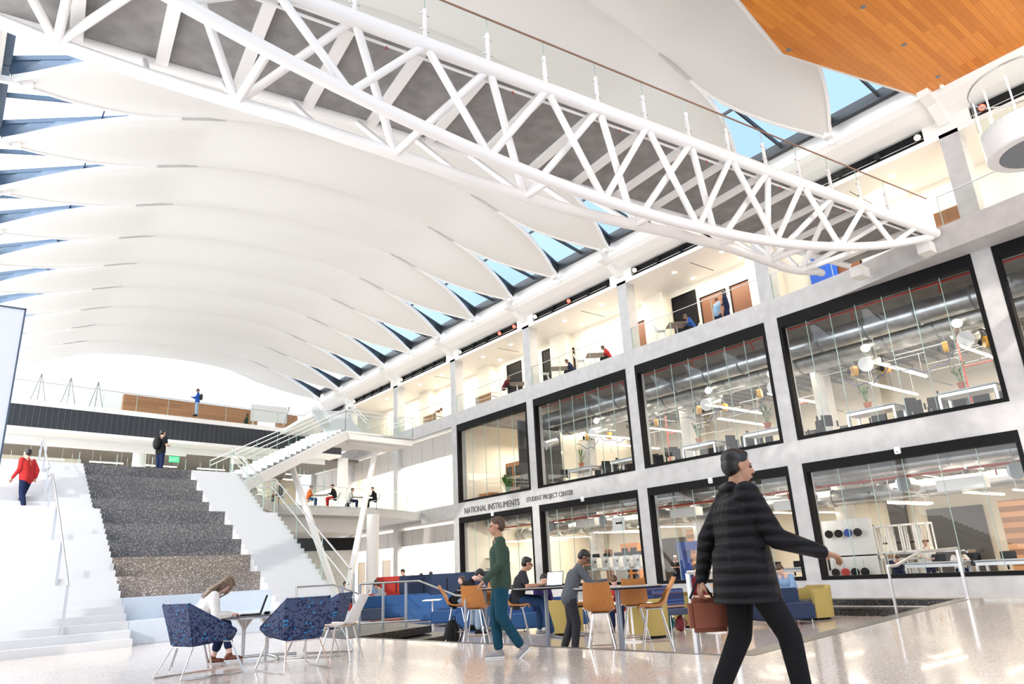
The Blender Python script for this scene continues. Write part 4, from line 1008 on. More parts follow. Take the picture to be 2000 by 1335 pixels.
# tall pale screen at the left edge
p = zy(52, 603, 11.0); q = zy(3, 903, 11.0)
t = empty('glass_screen', (p.x, 11.0, 0), 0, 'tall pale glass screen with thin dark edge cut off at the left', 'glass screen')
MB().box(-2.2, -.02, 0, .05, 0, p.z-.02).build('panel', mat('frosted_screen', (.86, .89, .96), .15), t)
MB().box(-2.2, 0, -.01, .06, p.z-.02, p.z).box(-.02, 0, -.01, .06, 0, p.z).build('frame', BLUEGREY, t)
# sign on the spandrel
sg = empty('wall_sign', (D-.02, 0, 0), 0, 'grey raised lettering NATIONAL INSTRUMENTS STUDENT PROJECT CENTER on the concrete band', 'sign')
a = zx(908, 998, D); e_ = zx(1015, 984, D)
wd = a.y-e_.y
o = text('lettering', 'NATIONAL INSTRUMENTS', .50, V((-.0, a.y, 4.52)), RWALL, TXT, sg, .012)
ext = max(v.co.y for v in o.data.vertices)-min(v.co.y for v in o.data.vertices)
def fit(o, y0, y1):
    ys_ = [v.co.y for v in o.data.vertices]; m0, m1 = max(ys_), min(ys_)
    for v in o.data.vertices: v.co.y = y0+(v.co.y-m0)*(y1-y0)/(m1-m0)
fit(o, a.y, e_.y)
a2 = zx(1029, 981, D); e2 = zx(1120, 965, D)
o = text('lettering', 'STUDENT PROJECT CENTER', .36, V((-.0, a2.y, 4.60)), RWALL, TXT, sg, .012); fit(o, a2.y, e2.y)
o = empty('sensor_box', (0, 0, 0)); bpy.data.objects.remove(o)
sb_ = None
for u, v, lab in ((962, 1003, 'small white sensor box above the narrow ground floor window'), (1138, 974, 'small white sensor box above the middle ground floor window'), (1388, 938, 'small white sensor box above the window behind the dark walker'), (1753, 879, 'small white sensor box above the right ground floor window')):
    p = zx(u, v, D-.03); t = empty('sensor_box', p, 0, lab, 'sensor', 'white sensor boxes on the facade')
    MB().box(-.06, .05, -.10, .10, -.12, .12).build('housing', WPLAS, t, bevel=.02); MB().box(-.065, -.06, -.03, .03, -.07, -.03).build('lens', GRAYM, t)
# lookout pod at the right edge
pc = V((17.85, 3.0, 9.3)); t = empty('lookout_pod', pc, 0, 'round white lookout pod with curved glass guard cut off by the right edge', 'balcony')
pc2 = zy(2022, 265, 3.3)
t.location = (pc2.x, 3.3, pc2.z-.35); R_ = .95
MB().lathe([(R_-.03, 0), (R_, .03), (R_, .62), (R_-.03, .65)], 48).build('drum', WPLAS, t, smooth='auto')
MB().box(R_-.1, 23.6-t.location.x, -.5, .5, .28, .55).build('support_arm', WPLAS, t)
MB().lathe([(R_-.25, -.02), (R_-.22, .0), (R_-.25, .02)], 48).build('underside_ring', GRAYM, t)
for i in range(12):
    a0 = 2*PI*i/12; a1 = 2*PI*(i+.94)/12; mb = MB(); n = 4
    for k_ in range(n):
        b0 = a0+(a1-a0)*k_/n; b1 = a0+(a1-a0)*(k_+1)/n
        mb.quad((R_*math.cos(b0), R_*math.sin(b0), .5), (R_*math.cos(b1), R_*math.sin(b1), .5), (R_*math.cos(b1), R_*math.sin(b1), 1.72), (R_*math.cos(b0), R_*math.sin(b0), 1.72))
    mb.build('glass_panel', GLASSG, t, smooth='all')
    MB().bar((R_*.97*math.cos(a0), R_*.97*math.sin(a0), .5), (R_*.97*math.cos(a0), R_*.97*math.sin(a0), 1.45), .03, .04).build('post', STEEL_W, t)
MB().tube([(R_*math.cos(2*PI*i/40), R_*math.sin(2*PI*i/40), 1.74) for i in range(40)], .02, 8, closed=True).build('top_rail', STEEL, t, smooth='auto')
# banner fix, easels on far deck
def easel(u, w_, lab):
    p = E(u, w_, 11.15); t = empty('easel', p, 0, lab, 'easel', 'easels on the far deck')
    for dx, dy in ((-.45, 0), (.45, 0), (0, .5)): MB().tube([(dx, dy, 0), (0, 0.02, 2.0)], .02, 6).build('leg', GRAYM, t)
    MB().box(-.02, .02, -.02, .1, .9, .95).build('ledge', GRAYM, t)
for u, w_, lab in ((1.6, 1.8, 'leftmost easel on the far deck'), (3.1, 1.8, 'middle one of the three left easels'), (4.6, 1.9, 'rightmost of the three left easels'), (17.0, 1.6, 'easel beside the whiteboard near the stair top')): easel(u, w_, lab)
p = E(16.0, 2.6, 11.15); t = empty('whiteboard', p, 0, 'white board on a frame on the far deck near the stair top', 'whiteboard')
MB().box(-1.3, 1.3, -.03, .03, .9, 2.1).build('board', WPLAS, t); 
for s in (-1, 1): MB().tube([(s*1.1, 0, 0), (s*1.1, 0, .9)], .03, 6).build('leg', STEEL_W, t)
for (u, lab) in ((7.5, 'lit'),): pass
ex = E(8.9, 1.2, 8.3)
for (P_, lab) in ((E(9.2, 1.3, 8.55), 'green exit sign above the doors at the far end'),):
    t = empty('exit_sign', P_, .14, lab, 'exit sign'); MB().box(-.3, .3, -.03, .03, 0, .35).build('sign_box', GREENS, t)
    text('lettering', 'EXIT', .26, V((-.27, -.035, .08)), Matrix(((1, 0, 0), (0, 0, -1), (0, 1, 0))), WPLAS, t, .003)
t = empty('wall_sign', E(5.6, .9, 0), .141, 'pale lettering AR FAMILY on the far glass wall', 'sign'); 
p = zy(105, 905, 46); text('lettering', 'AR FAMILY', .42, V((-.9, .3, 6.25)), Matrix(((1, 0, 0), (0, 0, -1), (0, 1, 0))), WPLAS, t, .004)
t.location = zy(130, 900, 46.9); t.location.z = 0
# ================================================================ people
SKINS = {'light': (.62, .36, .26), 'tan': (.45, .24, .15), 'brown': (.22, .105, .055), 'pale': (.70, .44, .35)}
for k, c in SKINS.items(): mat('skin_'+k, c, .55)
def cloth(n, c, r=.85): return mat('cloth_'+n, c, r, noise=.15, nscale=30, spec=.15)
REMESH = []
def remesh(o, vox, sm=6):
    m = o.modifiers.new('r', 'REMESH'); m.mode = 'VOXEL'; m.voxel_size = vox; m.use_smooth_shade = True
    s = o.modifiers.new('s', 'SMOOTH'); s.factor = .5; s.iterations = sm; REMESH.append(o)
def limb(mb, a, b, r0, r1, n=12): return mb.caps(a, r0, b, r1, n)
def person(name_label, loc, rz, joints, top, bot, hair, skin='light', shoes=BLK, vox=.014, sleeve='long', hairlen=0, group=None, extras=None, scale=1.0, coat=0, hood=None, leglen='long', curl=.6, cat='person'):
    t = empty('person', loc, rz, name_label, cat, group); t.scale = (scale,)*3
    J = {k: V(v) for k, v in joints.items()}
    S = MT['skin_'+skin]; b = MB()
    def A(k, s): return J[k+('_l' if s < 0 else '_r')]
    # body under clothes
    limb(b, J['pelvis'], J['chest'], .12, .12); limb(b, J['chest'], J['neck'], .10, .05); limb(b, J['neck'], J['head']-(J['head']-J['neck'])*.25, .057, .055)
    sh = (A('shoulder', 1)-A('shoulder', -1)).normalized()
    for s in (-1, 1):
        limb(b, J['chest']+(J['neck']-J['chest'])*.6, A('shoulder', s), .07, .055)
        limb(b, A('shoulder', s), A('elbow', s), .05, .038); limb(b, A('elbow', s), A('wrist', s), .038, .026)
        limb(b, A('hip', s), A('knee', s), .08, .055); limb(b, A('knee', s), A('ankle', s), .052, .036); limb(b, J['pelvis'], A('hip', s), .1, .09)
        # hand
        w = A('wrist', s); d = (w-A('elbow', s)).normalized(); nrm = J.get('palm', V((0, 0, -1))); nrm = (nrm-d*nrm.dot(d)).normalized(); lat = d.cross(nrm)
        if lat.dot(sh)*s > 0: lat = -lat     # thumb side points inward
        pm = w+d*.045
        for k in range(-1, 3): limb(b, w+d*.01+lat*(k*.012-.006), w+d*.085+lat*(k*.019-.0095), .016, .014, 8)
        for k in range(4):
            L0 = (.034, .038, .036, .028)[3-k]; r = .0095; c0 = curl*(1+.1*k)
            p0 = w+d*.092+lat*((k-1.5)*.0195); d1 = (d*math.cos(c0)+nrm*math.sin(c0)); p1 = p0+d1*L0; d2 = (d*math.cos(c0*2)+nrm*math.sin(c0*2)); p2 = p1+d2*L0*.75
            limb(b, p0, p1, r, r*.92, 8); limb(b, p1, p2, r*.92, r*.8, 8)
        q0 = w+d*.03+lat*.026; q1 = q0+(d*.6+lat*.7+nrm*.25).normalized()*.042; q2 = q1+(d*.85+lat*.1+nrm*.4).normalized()*.032
        limb(b, q0, q1, .015, .012, 8); limb(b, q1, q2, .012, .0095, 8)
    # head
    H = J['head']; hy, hp = J['look'].x, J['look'].y; hr = J['look'].z   # yaw, pitch, roll
    R = (Matrix.Rotation(hy, 4, 'Z') @ Matrix.Rotation(-hp, 4, 'X') @ Matrix.Rotation(hr, 4, 'Y'))
    def hb(m_, c, r, n=16): m_.ball(H+R.to_3x3() @ V(c), r, R.to_3x3().to_4x4(), n)
    def hl(m_, a, c, r0, r1): limb(m_, H+R.to_3x3() @ V(a), H+R.to_3x3() @ V(c), r0, r1, 8)
    hb(b, (0, -.012, .035), (.074, .092, .088)); hb(b, (0, .022, -.03), (.058, .068, .082)); hb(b, (0, .045, -.082), (.030, .028, .024))
    hl(b, (0, .088, .012), (0, .108, -.022), .009, .014); hl(b, (-.018, .088, -.062), (.018, .088, -.062), .009, .009)
    hl(b, (-.04, .076, .028), (.04, .076, .028), .012, .012)
    for s in (-1, 1): hb(b, (s*.076, -.005, .0), (.011, .02, .032), 8)
    o = b.build('body', S, t, smooth='all'); remesh(o, vox*.72 if vox < .02 else vox)
    for s in (-1, 1): e_ = MB(); hb(e_, (s*.031, .079, .010), (.012, .010, .0075), 8); e_.build('eye', mat('eye_dark', (.02, .015, .012), .2), t, smooth='all')
    e_ = MB(); hb(e_, (0, .0945, -.0475), (.021, .006, .0045), 8); e_.build('mouth', mat('lip', (.33, .10, .08), .5), t, smooth='all')
    # hair
    h = MB(); hb(h, (0, -.026, .060), (.085, .096, .080)); hb(h, (0, -.048, .015), (.081, .072, .085)); hb(h, (0, .030, .098), (.060, .042, .028))
    if hairlen:
        for a in range(-3, 4):
            dx = a*.024; hl(h, (dx, -.06, .02), (dx*1.5, -.09+.01*abs(a), -.05-hairlen*.5), .035, .032); hl(h, (dx*1.5, -.09+.01*abs(a), -.05-hairlen*.5), (dx*1.8, -.07+.015*abs(a), -.05-hairlen), .032, .018)
        for s in (-1, 1): hl(h, (s*.075, -.01, .03), (s*.085, .01, -.08-hairlen*.4), .022, .016)
    o = h.build('hair', hair, t, smooth='all'); remesh(o, vox*.9, 3)
    # top
    m = MB(); mid = J['pelvis']+(J['chest']-J['pelvis'])*.5
    hw = sh*.075
    for s in (-1, 1):
        limb(m, J['pelvis']+hw*s*.9+(J['chest']-J['pelvis']).normalized()*(-.06+coat*.02), mid+hw*s*.85, .135+coat*.035, .125+coat*.03); limb(m, mid+hw*s*.85, J['chest']+hw*s*1.05, .125+coat*.03, .128+coat*.025)
        limb(m, J['chest']+hw*s*1.0, A('shoulder', s)-sh*s*.02, .11, .068+coat*.01)
        e0 = A('elbow', s); limb(m, A('shoulder', s), e0 if sleeve == 'long' else A('shoulder', s)+(e0-A('shoulder', s))*.62, .072+coat*.014, (.057 if sleeve == 'long' else .066)+coat*.012)
        if sleeve == 'long': limb(m, e0, A('wrist', s)-(A('wrist', s)-e0).normalized()*.01, .057+coat*.014, .040+coat*.008)
    limb(m, J['chest'], J['neck']-(J['neck']-J['chest'])*.12, .10, .062)
    limb(m, J['pelvis'], J['chest'], .13+coat*.03, .12+coat*.03)
    if coat:
        m.tube([J['pelvis']+V((0, 0, .1)), J['pelvis']+V((0, 0, -.24))], .19, 20, r2=.225)
        for s in (-1, 1): limb(m, J['pelvis']+hw*s*1.1, J['pelvis']+hw*s*1.1+V((0, 0, -.04)), .165, .165)
    if hood: limb(m, J['neck']-sh*.06+V((0, -.06, -.02)), J['neck']+sh*.06+V((0, -.06, -.02)), .05, .05)
    o = m.build('jacket' if coat else ('jumper' if sleeve == 'long' else 'shirt'), top, t, smooth='all'); remesh(o, vox, 4)
    # trousers
    m = MB()
    for s in (-1, 1):
        limb(m, J['pelvis']+sh*s*.06, A('hip', s), .118, .105); limb(m, A('hip', s), A('knee', s), .105, .078)
        k, an = A('knee', s), A('ankle', s); limb(m, k, an+(k-an)*(.12 if leglen == 'long' else .3), .078, .062)
    limb(m, J['pelvis']-sh*.05, J['pelvis']+sh*.05, .12, .12)
    o = m.build('trousers', bot, t, smooth='all'); remesh(o, vox, 4)
    for s in (-1, 1):
        an = A('ankle', s); sd_ = J.get('foot', V((0, 1, 0))); kd = V((0, 0, -1)); ft = J.get('toe'+('_l' if s < 0 else '_r'), V((0, 1, 0))).normalized(); dn2 = V((0, 0, -1)); dn2 = (dn2-ft*dn2.dot(ft)).normalized()
        m = MB(); h0 = an+dn2*.045-ft*.035; limb(m, h0, an+dn2*.05+ft*.10, .036, .034); limb(m, an+dn2*.05+ft*.10, an+dn2*.06+ft*.165, .036, .024); limb(m, an, h0, .042, .038)
        o = m.build('shoe', shoes, t, smooth='all'); remesh(o, max(vox*.8, .01), 3)
        m = MB(); q = ft.cross(dn2)
        m.hexa([an+dn2*.072-ft*.07-q*.034, an+dn2*.072+ft*.18-q*.03, an+dn2*.072+ft*.18+q*.03, an+dn2*.072-ft*.07+q*.034, an+dn2*.092-ft*.07-q*.034, an+dn2*.092+ft*.17-q*.03, an+dn2*.092+ft*.17+q*.03, an+dn2*.092-ft*.07+q*.034]); m.build('sole', WPLAS if shoes not in (BLK,) else BLK, t, bevel=.006)
    if extras: extras(t, J, H, R)
    return t
def stand(lean=0, step=0, arms='side', pitch=0, yaw=0, twist=0, hunch=0):
    J = dict(pelvis=(0, 0, .95), chest=(0, 0, 1.27), neck=(0, 0, 1.47), head=(0, .025, 1.595), look=(yaw, pitch, 0))
    up = ['chest', 'neck', 'head']
    for s, k in ((-1, '_l'), (1, '_r')):
        J['hip'+k] = (s*.09, 0, .92); J['shoulder'+k] = (s*.185, 0, 1.40); J['elbow'+k] = (s*.235, -.03, 1.12); J['wrist'+k] = (s*.24, .06, .87)
        st_ = step*s; J['knee'+k] = (s*.095, st_*.55+.02+abs(st_)*.25, .50+abs(step)*.02); J['ankle'+k] = (s*.095, st_*1.05, .09+(abs(st_)*.35 if st_ < 0 else abs(st_)*.08))
        if st_ < 0: J['toe'+k] = (0, 1, -.9*abs(st_)*2)
        elif st_ > 0: J['toe'+k] = (0, 1, .3)
        if arms == 'walk': J['elbow'+k] = (s*.24, -.05-st_*.35, 1.13); J['wrist'+k] = (s*.24, .08-st_*.9, .90+abs(st_)*.2)
        if arms == 'desk': J['elbow'+k] = (s*.22, .12, 1.14); J['wrist'+k] = (s*.12, .36, 1.10)
        if arms == 'phone': J['elbow'+k] = (s*.22, .04, 1.13); J['wrist'+k] = (s*.07, .27, 1.17)
        up += ['shoulder'+k, 'elbow'+k, 'wrist'+k]
    return bend(J, up, lean, (0, 0, .95))
def bend(J, up, lean, piv):
    Rm = Matrix.Rotation(-lean, 3, 'X'); piv = V(piv)
    for k in up: J[k] = tuple(piv+Rm @ (V(J[k])-piv))
    return J
def sit(h=.45, lean=0, arms='desk', pitch=0, yaw=0, desk=None, cross=False, feet=None, wide=.1, reach=.36):
    J = dict(pelvis=(0, 0, h+.10), chest=(0, .0, h+.42), neck=(0, .01, h+.62), head=(0, .045, h+.745), look=(yaw, pitch, 0))
    up = ['chest', 'neck', 'head']
    for s, k in ((-1, '_l'), (1, '_r')):
        J['hip'+k] = (s*.09, .02, h+.09); J['knee'+k] = (s*wide, .44, h+.07); fy = .42 if feet is None else feet[0]; fz = .09 if feet is None else feet[1]; J['ankle'+k] = (s*wide, fy, fz)
        J['shoulder'+k] = (s*.18, 0, h+.55); up.append('shoulder'+k)
    if cross: J['knee_r'] = (.02, .46, h+.16); J['ankle_r'] = (-.14, .62, max(.25, h-.22)); J['toe_r'] = (0, 1, -.35)
    bend(J, up, lean, (0, 0, h+.1))
    dz = desk if desk is not None else h+.28
    for s, k in ((-1, '_l'), (1, '_r')):
        sh_ = V(J['shoulder'+k])
        if arms == 'desk': J['wrist'+k] = (s*.13, max(reach, sh_.y+.12), dz+.04); J['elbow'+k] = (s*.25, (sh_.y+J['wrist'+k][1])/2-.08, max(dz+.02, sh_.z-.27))
        else: J['elbow'+k] = (s*.23, sh_.y+.05, sh_.z-.27); J['wrist'+k] = (s*.12, sh_.y+.28, h+.22)
    return J
BH = mat('hair_black', (.008, .007, .007), .45); BRH = mat('hair_brown', (.07, .035, .018), .5); DBH = mat('hair_dark_brown', (.025, .014, .009), .5); BLH = mat('hair_streaked', (.26, .17, .10), .5, col2=(.05, .03, .02), nscale=12, stretch=(6, 6, 1))
CW = cloth('white', (.82, .80, .77)); CB = cloth('black', (.012, .012, .014)); CNV = cloth('navy', (.012, .02, .06)); CJ = cloth('denim', (.03, .07, .17)); CG = cloth('grey', (.10, .11, .125)); CGR = cloth('green', (.045, .075, .055)); CLJ = cloth('light_denim', (.30, .40, .52))
CR = cloth('red', (.45, .03, .03)); CP = cloth('purple', (.03, .018, .09)); CT = cloth('teal_trousers', (.012, .06, .10)); CMU = cloth('mustard', (.40, .20, .03)); CLB = cloth('light_blue', (.25, .38, .58)); CO = cloth('orange', (.65, .15, .03)); CDG = cloth('charcoal', (.035, .036, .042)); CBL = cloth('blue', (.02, .08, .35)); CLG = cloth('light_grey', (.42, .43, .43)); CBG = cloth('burgundy', (.13, .012, .02))
BRSH = mat('brown_leather', (.15, .035, .015), .35); GSH = mat('grey_trainer', (.30, .29, .29), .6); PUF = mat('puffer', (.008, .009, .013), .6, spec=.2)
def quilt(m):
    t = m.node_tree; b = t.nodes['Principled BSDF']; tc = N(t, 'ShaderNodeTexCoord'); wv = N(t, 'ShaderNodeTexWave'); wv.bands_direction = 'Z'; wv.inputs['Scale'].default_value = 4.2; wv.inputs['Distortion'].default_value = .6
    L(t, tc.outputs['Object'], wv.inputs['Vector']); bp = N(t, 'ShaderNodeBump'); bp.inputs['Strength'].default_value = 1; bp.inputs['Distance'].default_value = .02; L(t, wv.outputs['Fac'], bp.inputs['Height']); L(t, bp.outputs[0], b.inputs['Normal'])
    r = N(t, 'ShaderNodeValToRGB'); r.color_ramp.elements[0].position = .05; r.color_ramp.elements[0].color = (.002, .002, .003, 1); r.color_ramp.elements[1].position = .4; r.color_ramp.elements[1].color = (.012, .012, .016, 1); L(t, wv.outputs['Fac'], r.inputs[0]); L(t, r.outputs[0], b.inputs['Base Color'])
quilt(PUF)
def glasses(t, J, H, R):
    g = MB(); R3 = R.to_3x3()
    for s in (-1, 1):
        g.tube([H+R3 @ V((s*.033+.020*math.cos(a), .098, .010+.016*math.sin(a))) for a in [2*PI*i/12 for i in range(12)]], .003, 6, closed=True)
        g.tube([H+R3 @ V((s*.053, .097, .014)), H+R3 @ V((s*.077, .0, .012))], .003, 6)
    g.build('glasses', BLK, t)
# --- girl at cafe table
def girlx(t, J, H, R):
    m = MB(); R3 = R.to_3x3()
    for a in range(6):
        dx = -.06+a*.024; m.tube([H+R3 @ V((dx, -.03, .10)), H+R3 @ V((dx*1.2, .06, .05)), H+R3 @ V((dx*1.1, .10, -.04)), H+R3 @ V((dx, .09, -.16))], .022, 8, r2=.008)
    o = m.build('fringe', BLH, t, smooth='all')
p = gz(372, 1302)
J = sit(.46, .62, 'desk', 1.0, 0, desk=.62, reach=.50, wide=.07)
J['ankle_l'] = (-.12, .30, .09); J['ankle_r'] = (.12, .52, .13); J['knee_r'] = (.08, .45, .53); J['knee_l'] = (-.08, .42, .50)
person('person in a white jumper and dark jeans bent over the laptop table, long streaked hair', sc1.location+V((0, 0, 0)), dirn(.9, .35), J, CW, CNV, BLH, 'pale', BRSH, .011, hairlen=.28, extras=girlx, leglen='short')
# --- walking man in green
J = stand(0, .17, 'walk', .05); J['ankle_r'] = (.08, .05, .09); J['knee_r'] = (.09, .08, .50); J['toe_r'] = (0, 1, 0); J['ankle_l'] = (-.09, -.22, .13); J['knee_l'] = (-.09, .02, .50); J['toe_l'] = (0, 1, -.8)
def gx(t, J, H, R):
    o = MB().box(-.03, .03, .06, .10, .055, .075).build('shoe_mark', BLK, t)
person('person in a green jumper and teal jeans walking past the high tables', gz(984, 1285), dirn(-1, -.12), J, CGR, CT, BRH, 'tan', GSH, .011, scale=1.02)
# --- dark foreground walker
def bag(t, J, H, R):
    w = J['wrist_l']; m = MB().box(w.x-.05, w.x+.05, w.y-.12, w.y+.16, w.z-.34, w.z-.12).build('carried_bag', mat('tan_bag', (.25, .075, .04), .7), t, bevel=.03)
    MB().tube([V((w.x, w.y-.10, w.z-.12)), V((w.x, w.y-.02, w.z+.02)), V((w.x, w.y+.06, w.z-.12))], .008, 6).build('bag_handle', BLK, t)
J = stand(.06, .23, 'walk', .1); J['wrist_r'] = (.22, .46, 1.00); J['elbow_r'] = (.24, .16, 1.10); J['wrist_l'] = (-.24, -.22, .86); J['elbow_l'] = (-.25, -.14, 1.13)
dk = person('person in a black quilted jacket and black trousers striding right in the foreground', V((4.45+SR[0]*.2, 3.36+SR[1]*.2, 0)), dirn(1, .05), J, PUF, CB, BH, 'tan', BLK, .011, coat=1, hood=True, scale=1.07, extras=bag)
pf = MB()
# quilting rings on the jacket
# --- standing man in grey at the table
def ph(t, J, H, R):
    glasses(t, J, H, R); a = (J['wrist_l']+J['wrist_r'])/2+V((0, .09, .03)); m = MB().box(-.035, .035, -.07, .07, -.004, .004, Matrix.Translation(a) @ Matrix.Rotation(.6, 4, 'X')).build('phone', BLK, t)
p = at_x(1118, 8.55, SUNK)
J = stand(.42, 0, 'desk', .75, 0); J['ankle_l'] = (-.10, -.16, .09); J['ankle_r'] = (.10, .02, .09); J['knee_l'] = (-.1, .0, .5); J['knee_r'] = (.1, .08, .5); J['wrist_l'] = (-.07, .66, 1.14); J['wrist_r'] = (.07, .64, 1.14); J['elbow_l'] = (-.22, .38, 1.10); J['elbow_r'] = (.22, .38, 1.10)
for k in ('chest',): J[k] = (0, .10, 1.24)
J['palm'] = (0, 0, 1)
person('person in a grey jacket and glasses leaning on the right high table with a phone', p, dirn(1, -.05), J, CG, CDG, BH, 'brown', BLK, .011, extras=ph)
# --- writing man in black
def pen(t, J, H, R):
    w = J['wrist_r']; MB().tube([w+V((-.02, .10, -.02)), w+V((-.03, .06, .10))], .005, 6).build('pen', WPLAS, t)
p, r_ = STP[0]; J = sit(.78, .75, 'desk', 1.0, 0, desk=1.07, feet=(.30, .36), reach=.50); J['ankle_r'] = (.1, .42, .28)
person('person in a black jumper and light jeans writing, bent low over the left high table', p, r_, J, CB, CLJ, BH, 'pale', BLK, .011, extras=pen)
# --- man typing
p, r_ = STP[3]; J = sit(.78, .30, 'desk', .25, 0, desk=1.07, feet=(.40, .32), reach=.42, cross=False); J['ankle_r'] = (.08, .62, .26); J['knee_r'] = (.1, .47, .80); J['toe_r'] = (0, 1, -.2)
person('person in a dark grey T-shirt and jeans typing on the lit laptop', p, r_, J, CDG, CJ, BH, 'tan', GSH, .011, sleeve='short', extras=glasses)
FAR = .018
def seated(u, x, z, r, a, lab, top, bot, hair, skin='light', h=.44, vox=FAR, **k):
    kw = {q: k.pop(q) for q in ('lean', 'pitch', 'arms', 'yaw', 'cross', 'desk', 'feet', 'reach') if q in k}
    return person(lab, at_x(u, x, z), dirn(r, a), sit(h, **kw), top, bot, hair, skin, k.pop('shoes', BLK), vox, **k)
# lounge people
def hp(t, J, H, R):
    R3 = R.to_3x3(); m = MB().tube([H+R3 @ V((.095*math.cos(a), -.01, .03+.115*math.sin(a))) for a in [PI*i/12 for i in range(13)]], .014, 8)
    for s in (-1, 1): m.ball(H+R3 @ V((s*.09, 0, .0)), (.022, .035, .042))
    m.build('headphones', mat('yellow_headphones', (.80, .52, .02), .4), t, smooth='auto')
    MB().box(-.16, .16, -.005, .005, -.2, .2, Matrix.Translation(V((.05, .42, .72))) @ Matrix.Rotation(.5, 4, 'X')).build('notebook', WOODL, t)
    m = MB(); limb(m, J['neck']-V((.07, 0, 0)), J['neck']+V((.07, .02, -.02)), .055, .055); o = m.build('scarf', CBG, t, smooth='all'); remesh(o, .015)
seated(1368, 13.55, SUNK, .85, -.45, 'person with yellow headphones, burgundy scarf and mustard trousers reading in a tub chair', CBG, CMU, DBH, 'light', arms='lap', pitch=.4, cross=True, extras=hp)
seated(1055, 11.8, SUNK, .5, -.75, 'person in a dark purple hooded jumper sitting low behind the laptop table', CP, CNV, BH, 'light', lean=.3, pitch=.5, arms='lap')
seated(1208, 12.3, SUNK, -.2, -1, 'person in a red top bent over the white laminate table', CR, CNV, BRH, 'pale', lean=.6, pitch=.9, desk=.70)
seated(1552, 16.2, SUNK, -.7, -.5, 'person in light denim slumped in the right mustard chair', CLB, CLJ, BRH, 'pale', lean=.5, pitch=.8, arms='lap')
seated(733, 14.9, SUNK, 1, -.3, 'person in pale blue with long black hair on the red sofa', CLB, CNV, BH, 'light', pitch=.2, hairlen=.2)
seated(752, 13.9, SUNK, -1, -.1, 'person in a grey top leaning over the white laptop table', CLG, CNV, DBH, 'light', lean=.45, pitch=.5)
seated(672, 14.6, SUNK, .9, -.5, 'person in white with tied dark hair at the far left of the lounge', CW, CNV, DBH, 'light', pitch=.2)
seated(823, 16.6, SUNK, .1, 1, 'person behind the navy booth backs, left one, only black hair showing', CDG, CNV, BH, 'light', h=.62)
seated(842, 16.6, SUNK, .1, 1, 'person behind the navy booth backs, right one, only black hair showing', CDG, CNV, BH, 'light', h=.66)
seated(905, 13.3, SUNK, -1, -.2, 'person in pale blue jeans half hidden behind the plywood stools', CLG, CLJ, BRH, 'pale')
pp = at_x(790, 17.5, SUNK)
person('person in a grey jacket with a backpack strap walking behind the red booth backs', V((pp.x, pp.y, SUNK)), dirn(-.9, -.3), stand(.08, .1, 'side', .5), CG, CNV, BH, 'light', BLK, FAR)
# deck people
E3 = 11.15
def ephone(t, J, H, R):
    a = (J['wrist_l']+J['wrist_r'])/2+V((0, .09, .03)); MB().box(-.04, .04, -.06, .06, -.005, .005, Matrix.Translation(a)).build('phone', BLK, t)
    MB().ball((0, -.20, 1.22), (.15, .10, .22)).build('backpack', cloth('bag_olive', (.05, .06, .04)), t, smooth='all')
def bpk(t, J, H, R): 
    o = MB().ball((0, -.20, 1.20), (.17, .12, .26)).build('backpack', BLK, t, smooth='all')
    for s in (-1, 1): MB().tube([(s*.12, -.1, 1.42), (s*.12, .1, 1.36), (s*.13, .1, 1.15), (s*.14, -.05, 1.0)], .018, 6).build('shoulder_strap', BLK, t)
p = zz(383, 812, E3)
person('person in blue jacket and light jeans reading a phone on the far deck', V((p.x, p.y, E3)), dirn(-.8, -.5), stand(0, 0, 'phone', .5), CBL, CLJ, BH, 'brown', BLK, FAR, extras=ephone)
p = at_E(480, 4.2, E3)
person('person in dark green walking on the far level three deck, partly hidden', V((p.x, p.y, E3)), dirn(.9, .3), stand(.1, .2, 'walk'), CGR, CNV, BH, 'brown', BLK, FAR)
p = V(tuple(zz(313, 915, 5.06))); p = at_y(313, 29.0, 5.06)
person('person in a black T-shirt and backpack standing at the head of the seating stair', p, dirn(.4, 1), stand(0, 0, 'phone'), CB, CNV, BH, 'light', BLK, .014, sleeve='short', extras=bpk)
p = at_y(58, 23.6, 3.9)
person('person in red with dark hair crossing the head of the left steps', V((p.x, p.y, 3.22)), dirn(-.9, .2), stand(.12, .15, 'walk'), CR, CNV, BH, 'light', BLK, FAR)
# --- level two cafe groups and gallery groups
def cafe_chair(loc, rz, lab, m=WPLAS, group='white cafe chairs'):
    t = empty('cafe_chair', loc, rz, lab, 'chair', group)
    shell(MB(), .44, .40, .45, .38, .012, .03, .1).build('seat_shell', m, t, smooth='auto')
    for sx in (-1, 1):
        for sy_ in (-1, 1): MB().tube([(sx*.14, sy_*.14, .44), (sx*.21, sy_*.22, 0)], .012, 6).build('leg', CHROME, t)
    return t
def small_table(loc, lab, w=.8, h=.74, m=None, group='cafe tables', rz=None):
    t = empty('cafe_table', loc, dirn(1, 0) if rz is None else rz, lab, 'table', group)
    MB().box(-w/2, w/2, -w/2, w/2, h-.03, h).build('tabletop', m or mat('cafe_top', (.38, .34, .33), .35), t, bevel=.006); MB().tube([(0, 0, .02), (0, 0, h-.03)], .03, 8).build('column', STEEL, t)
    MB().box(-.25, .25, -.03, .03, 0, .02).box(-.03, .03, -.25, .25, 0, .02).build('base', STEEL, t); return t
def off(p, r, a): return V((p.x+SR[0]*r+SA[0]*a, p.y+SR[1]*r+SA[1]*a, p.z))
def at_edge(u, w_, z): # on the level two deck behind its edge
    a = V((13.98, 38, 0)); b_ = V((20.36, 39.2, 0)); d = (b_-a).normalized(); n_ = V((-d.y, d.x, 0)); o = a+n_*w_
    o.z = z+.6; p = solve_u(u, o, d); return V((p.x, p.y, z))
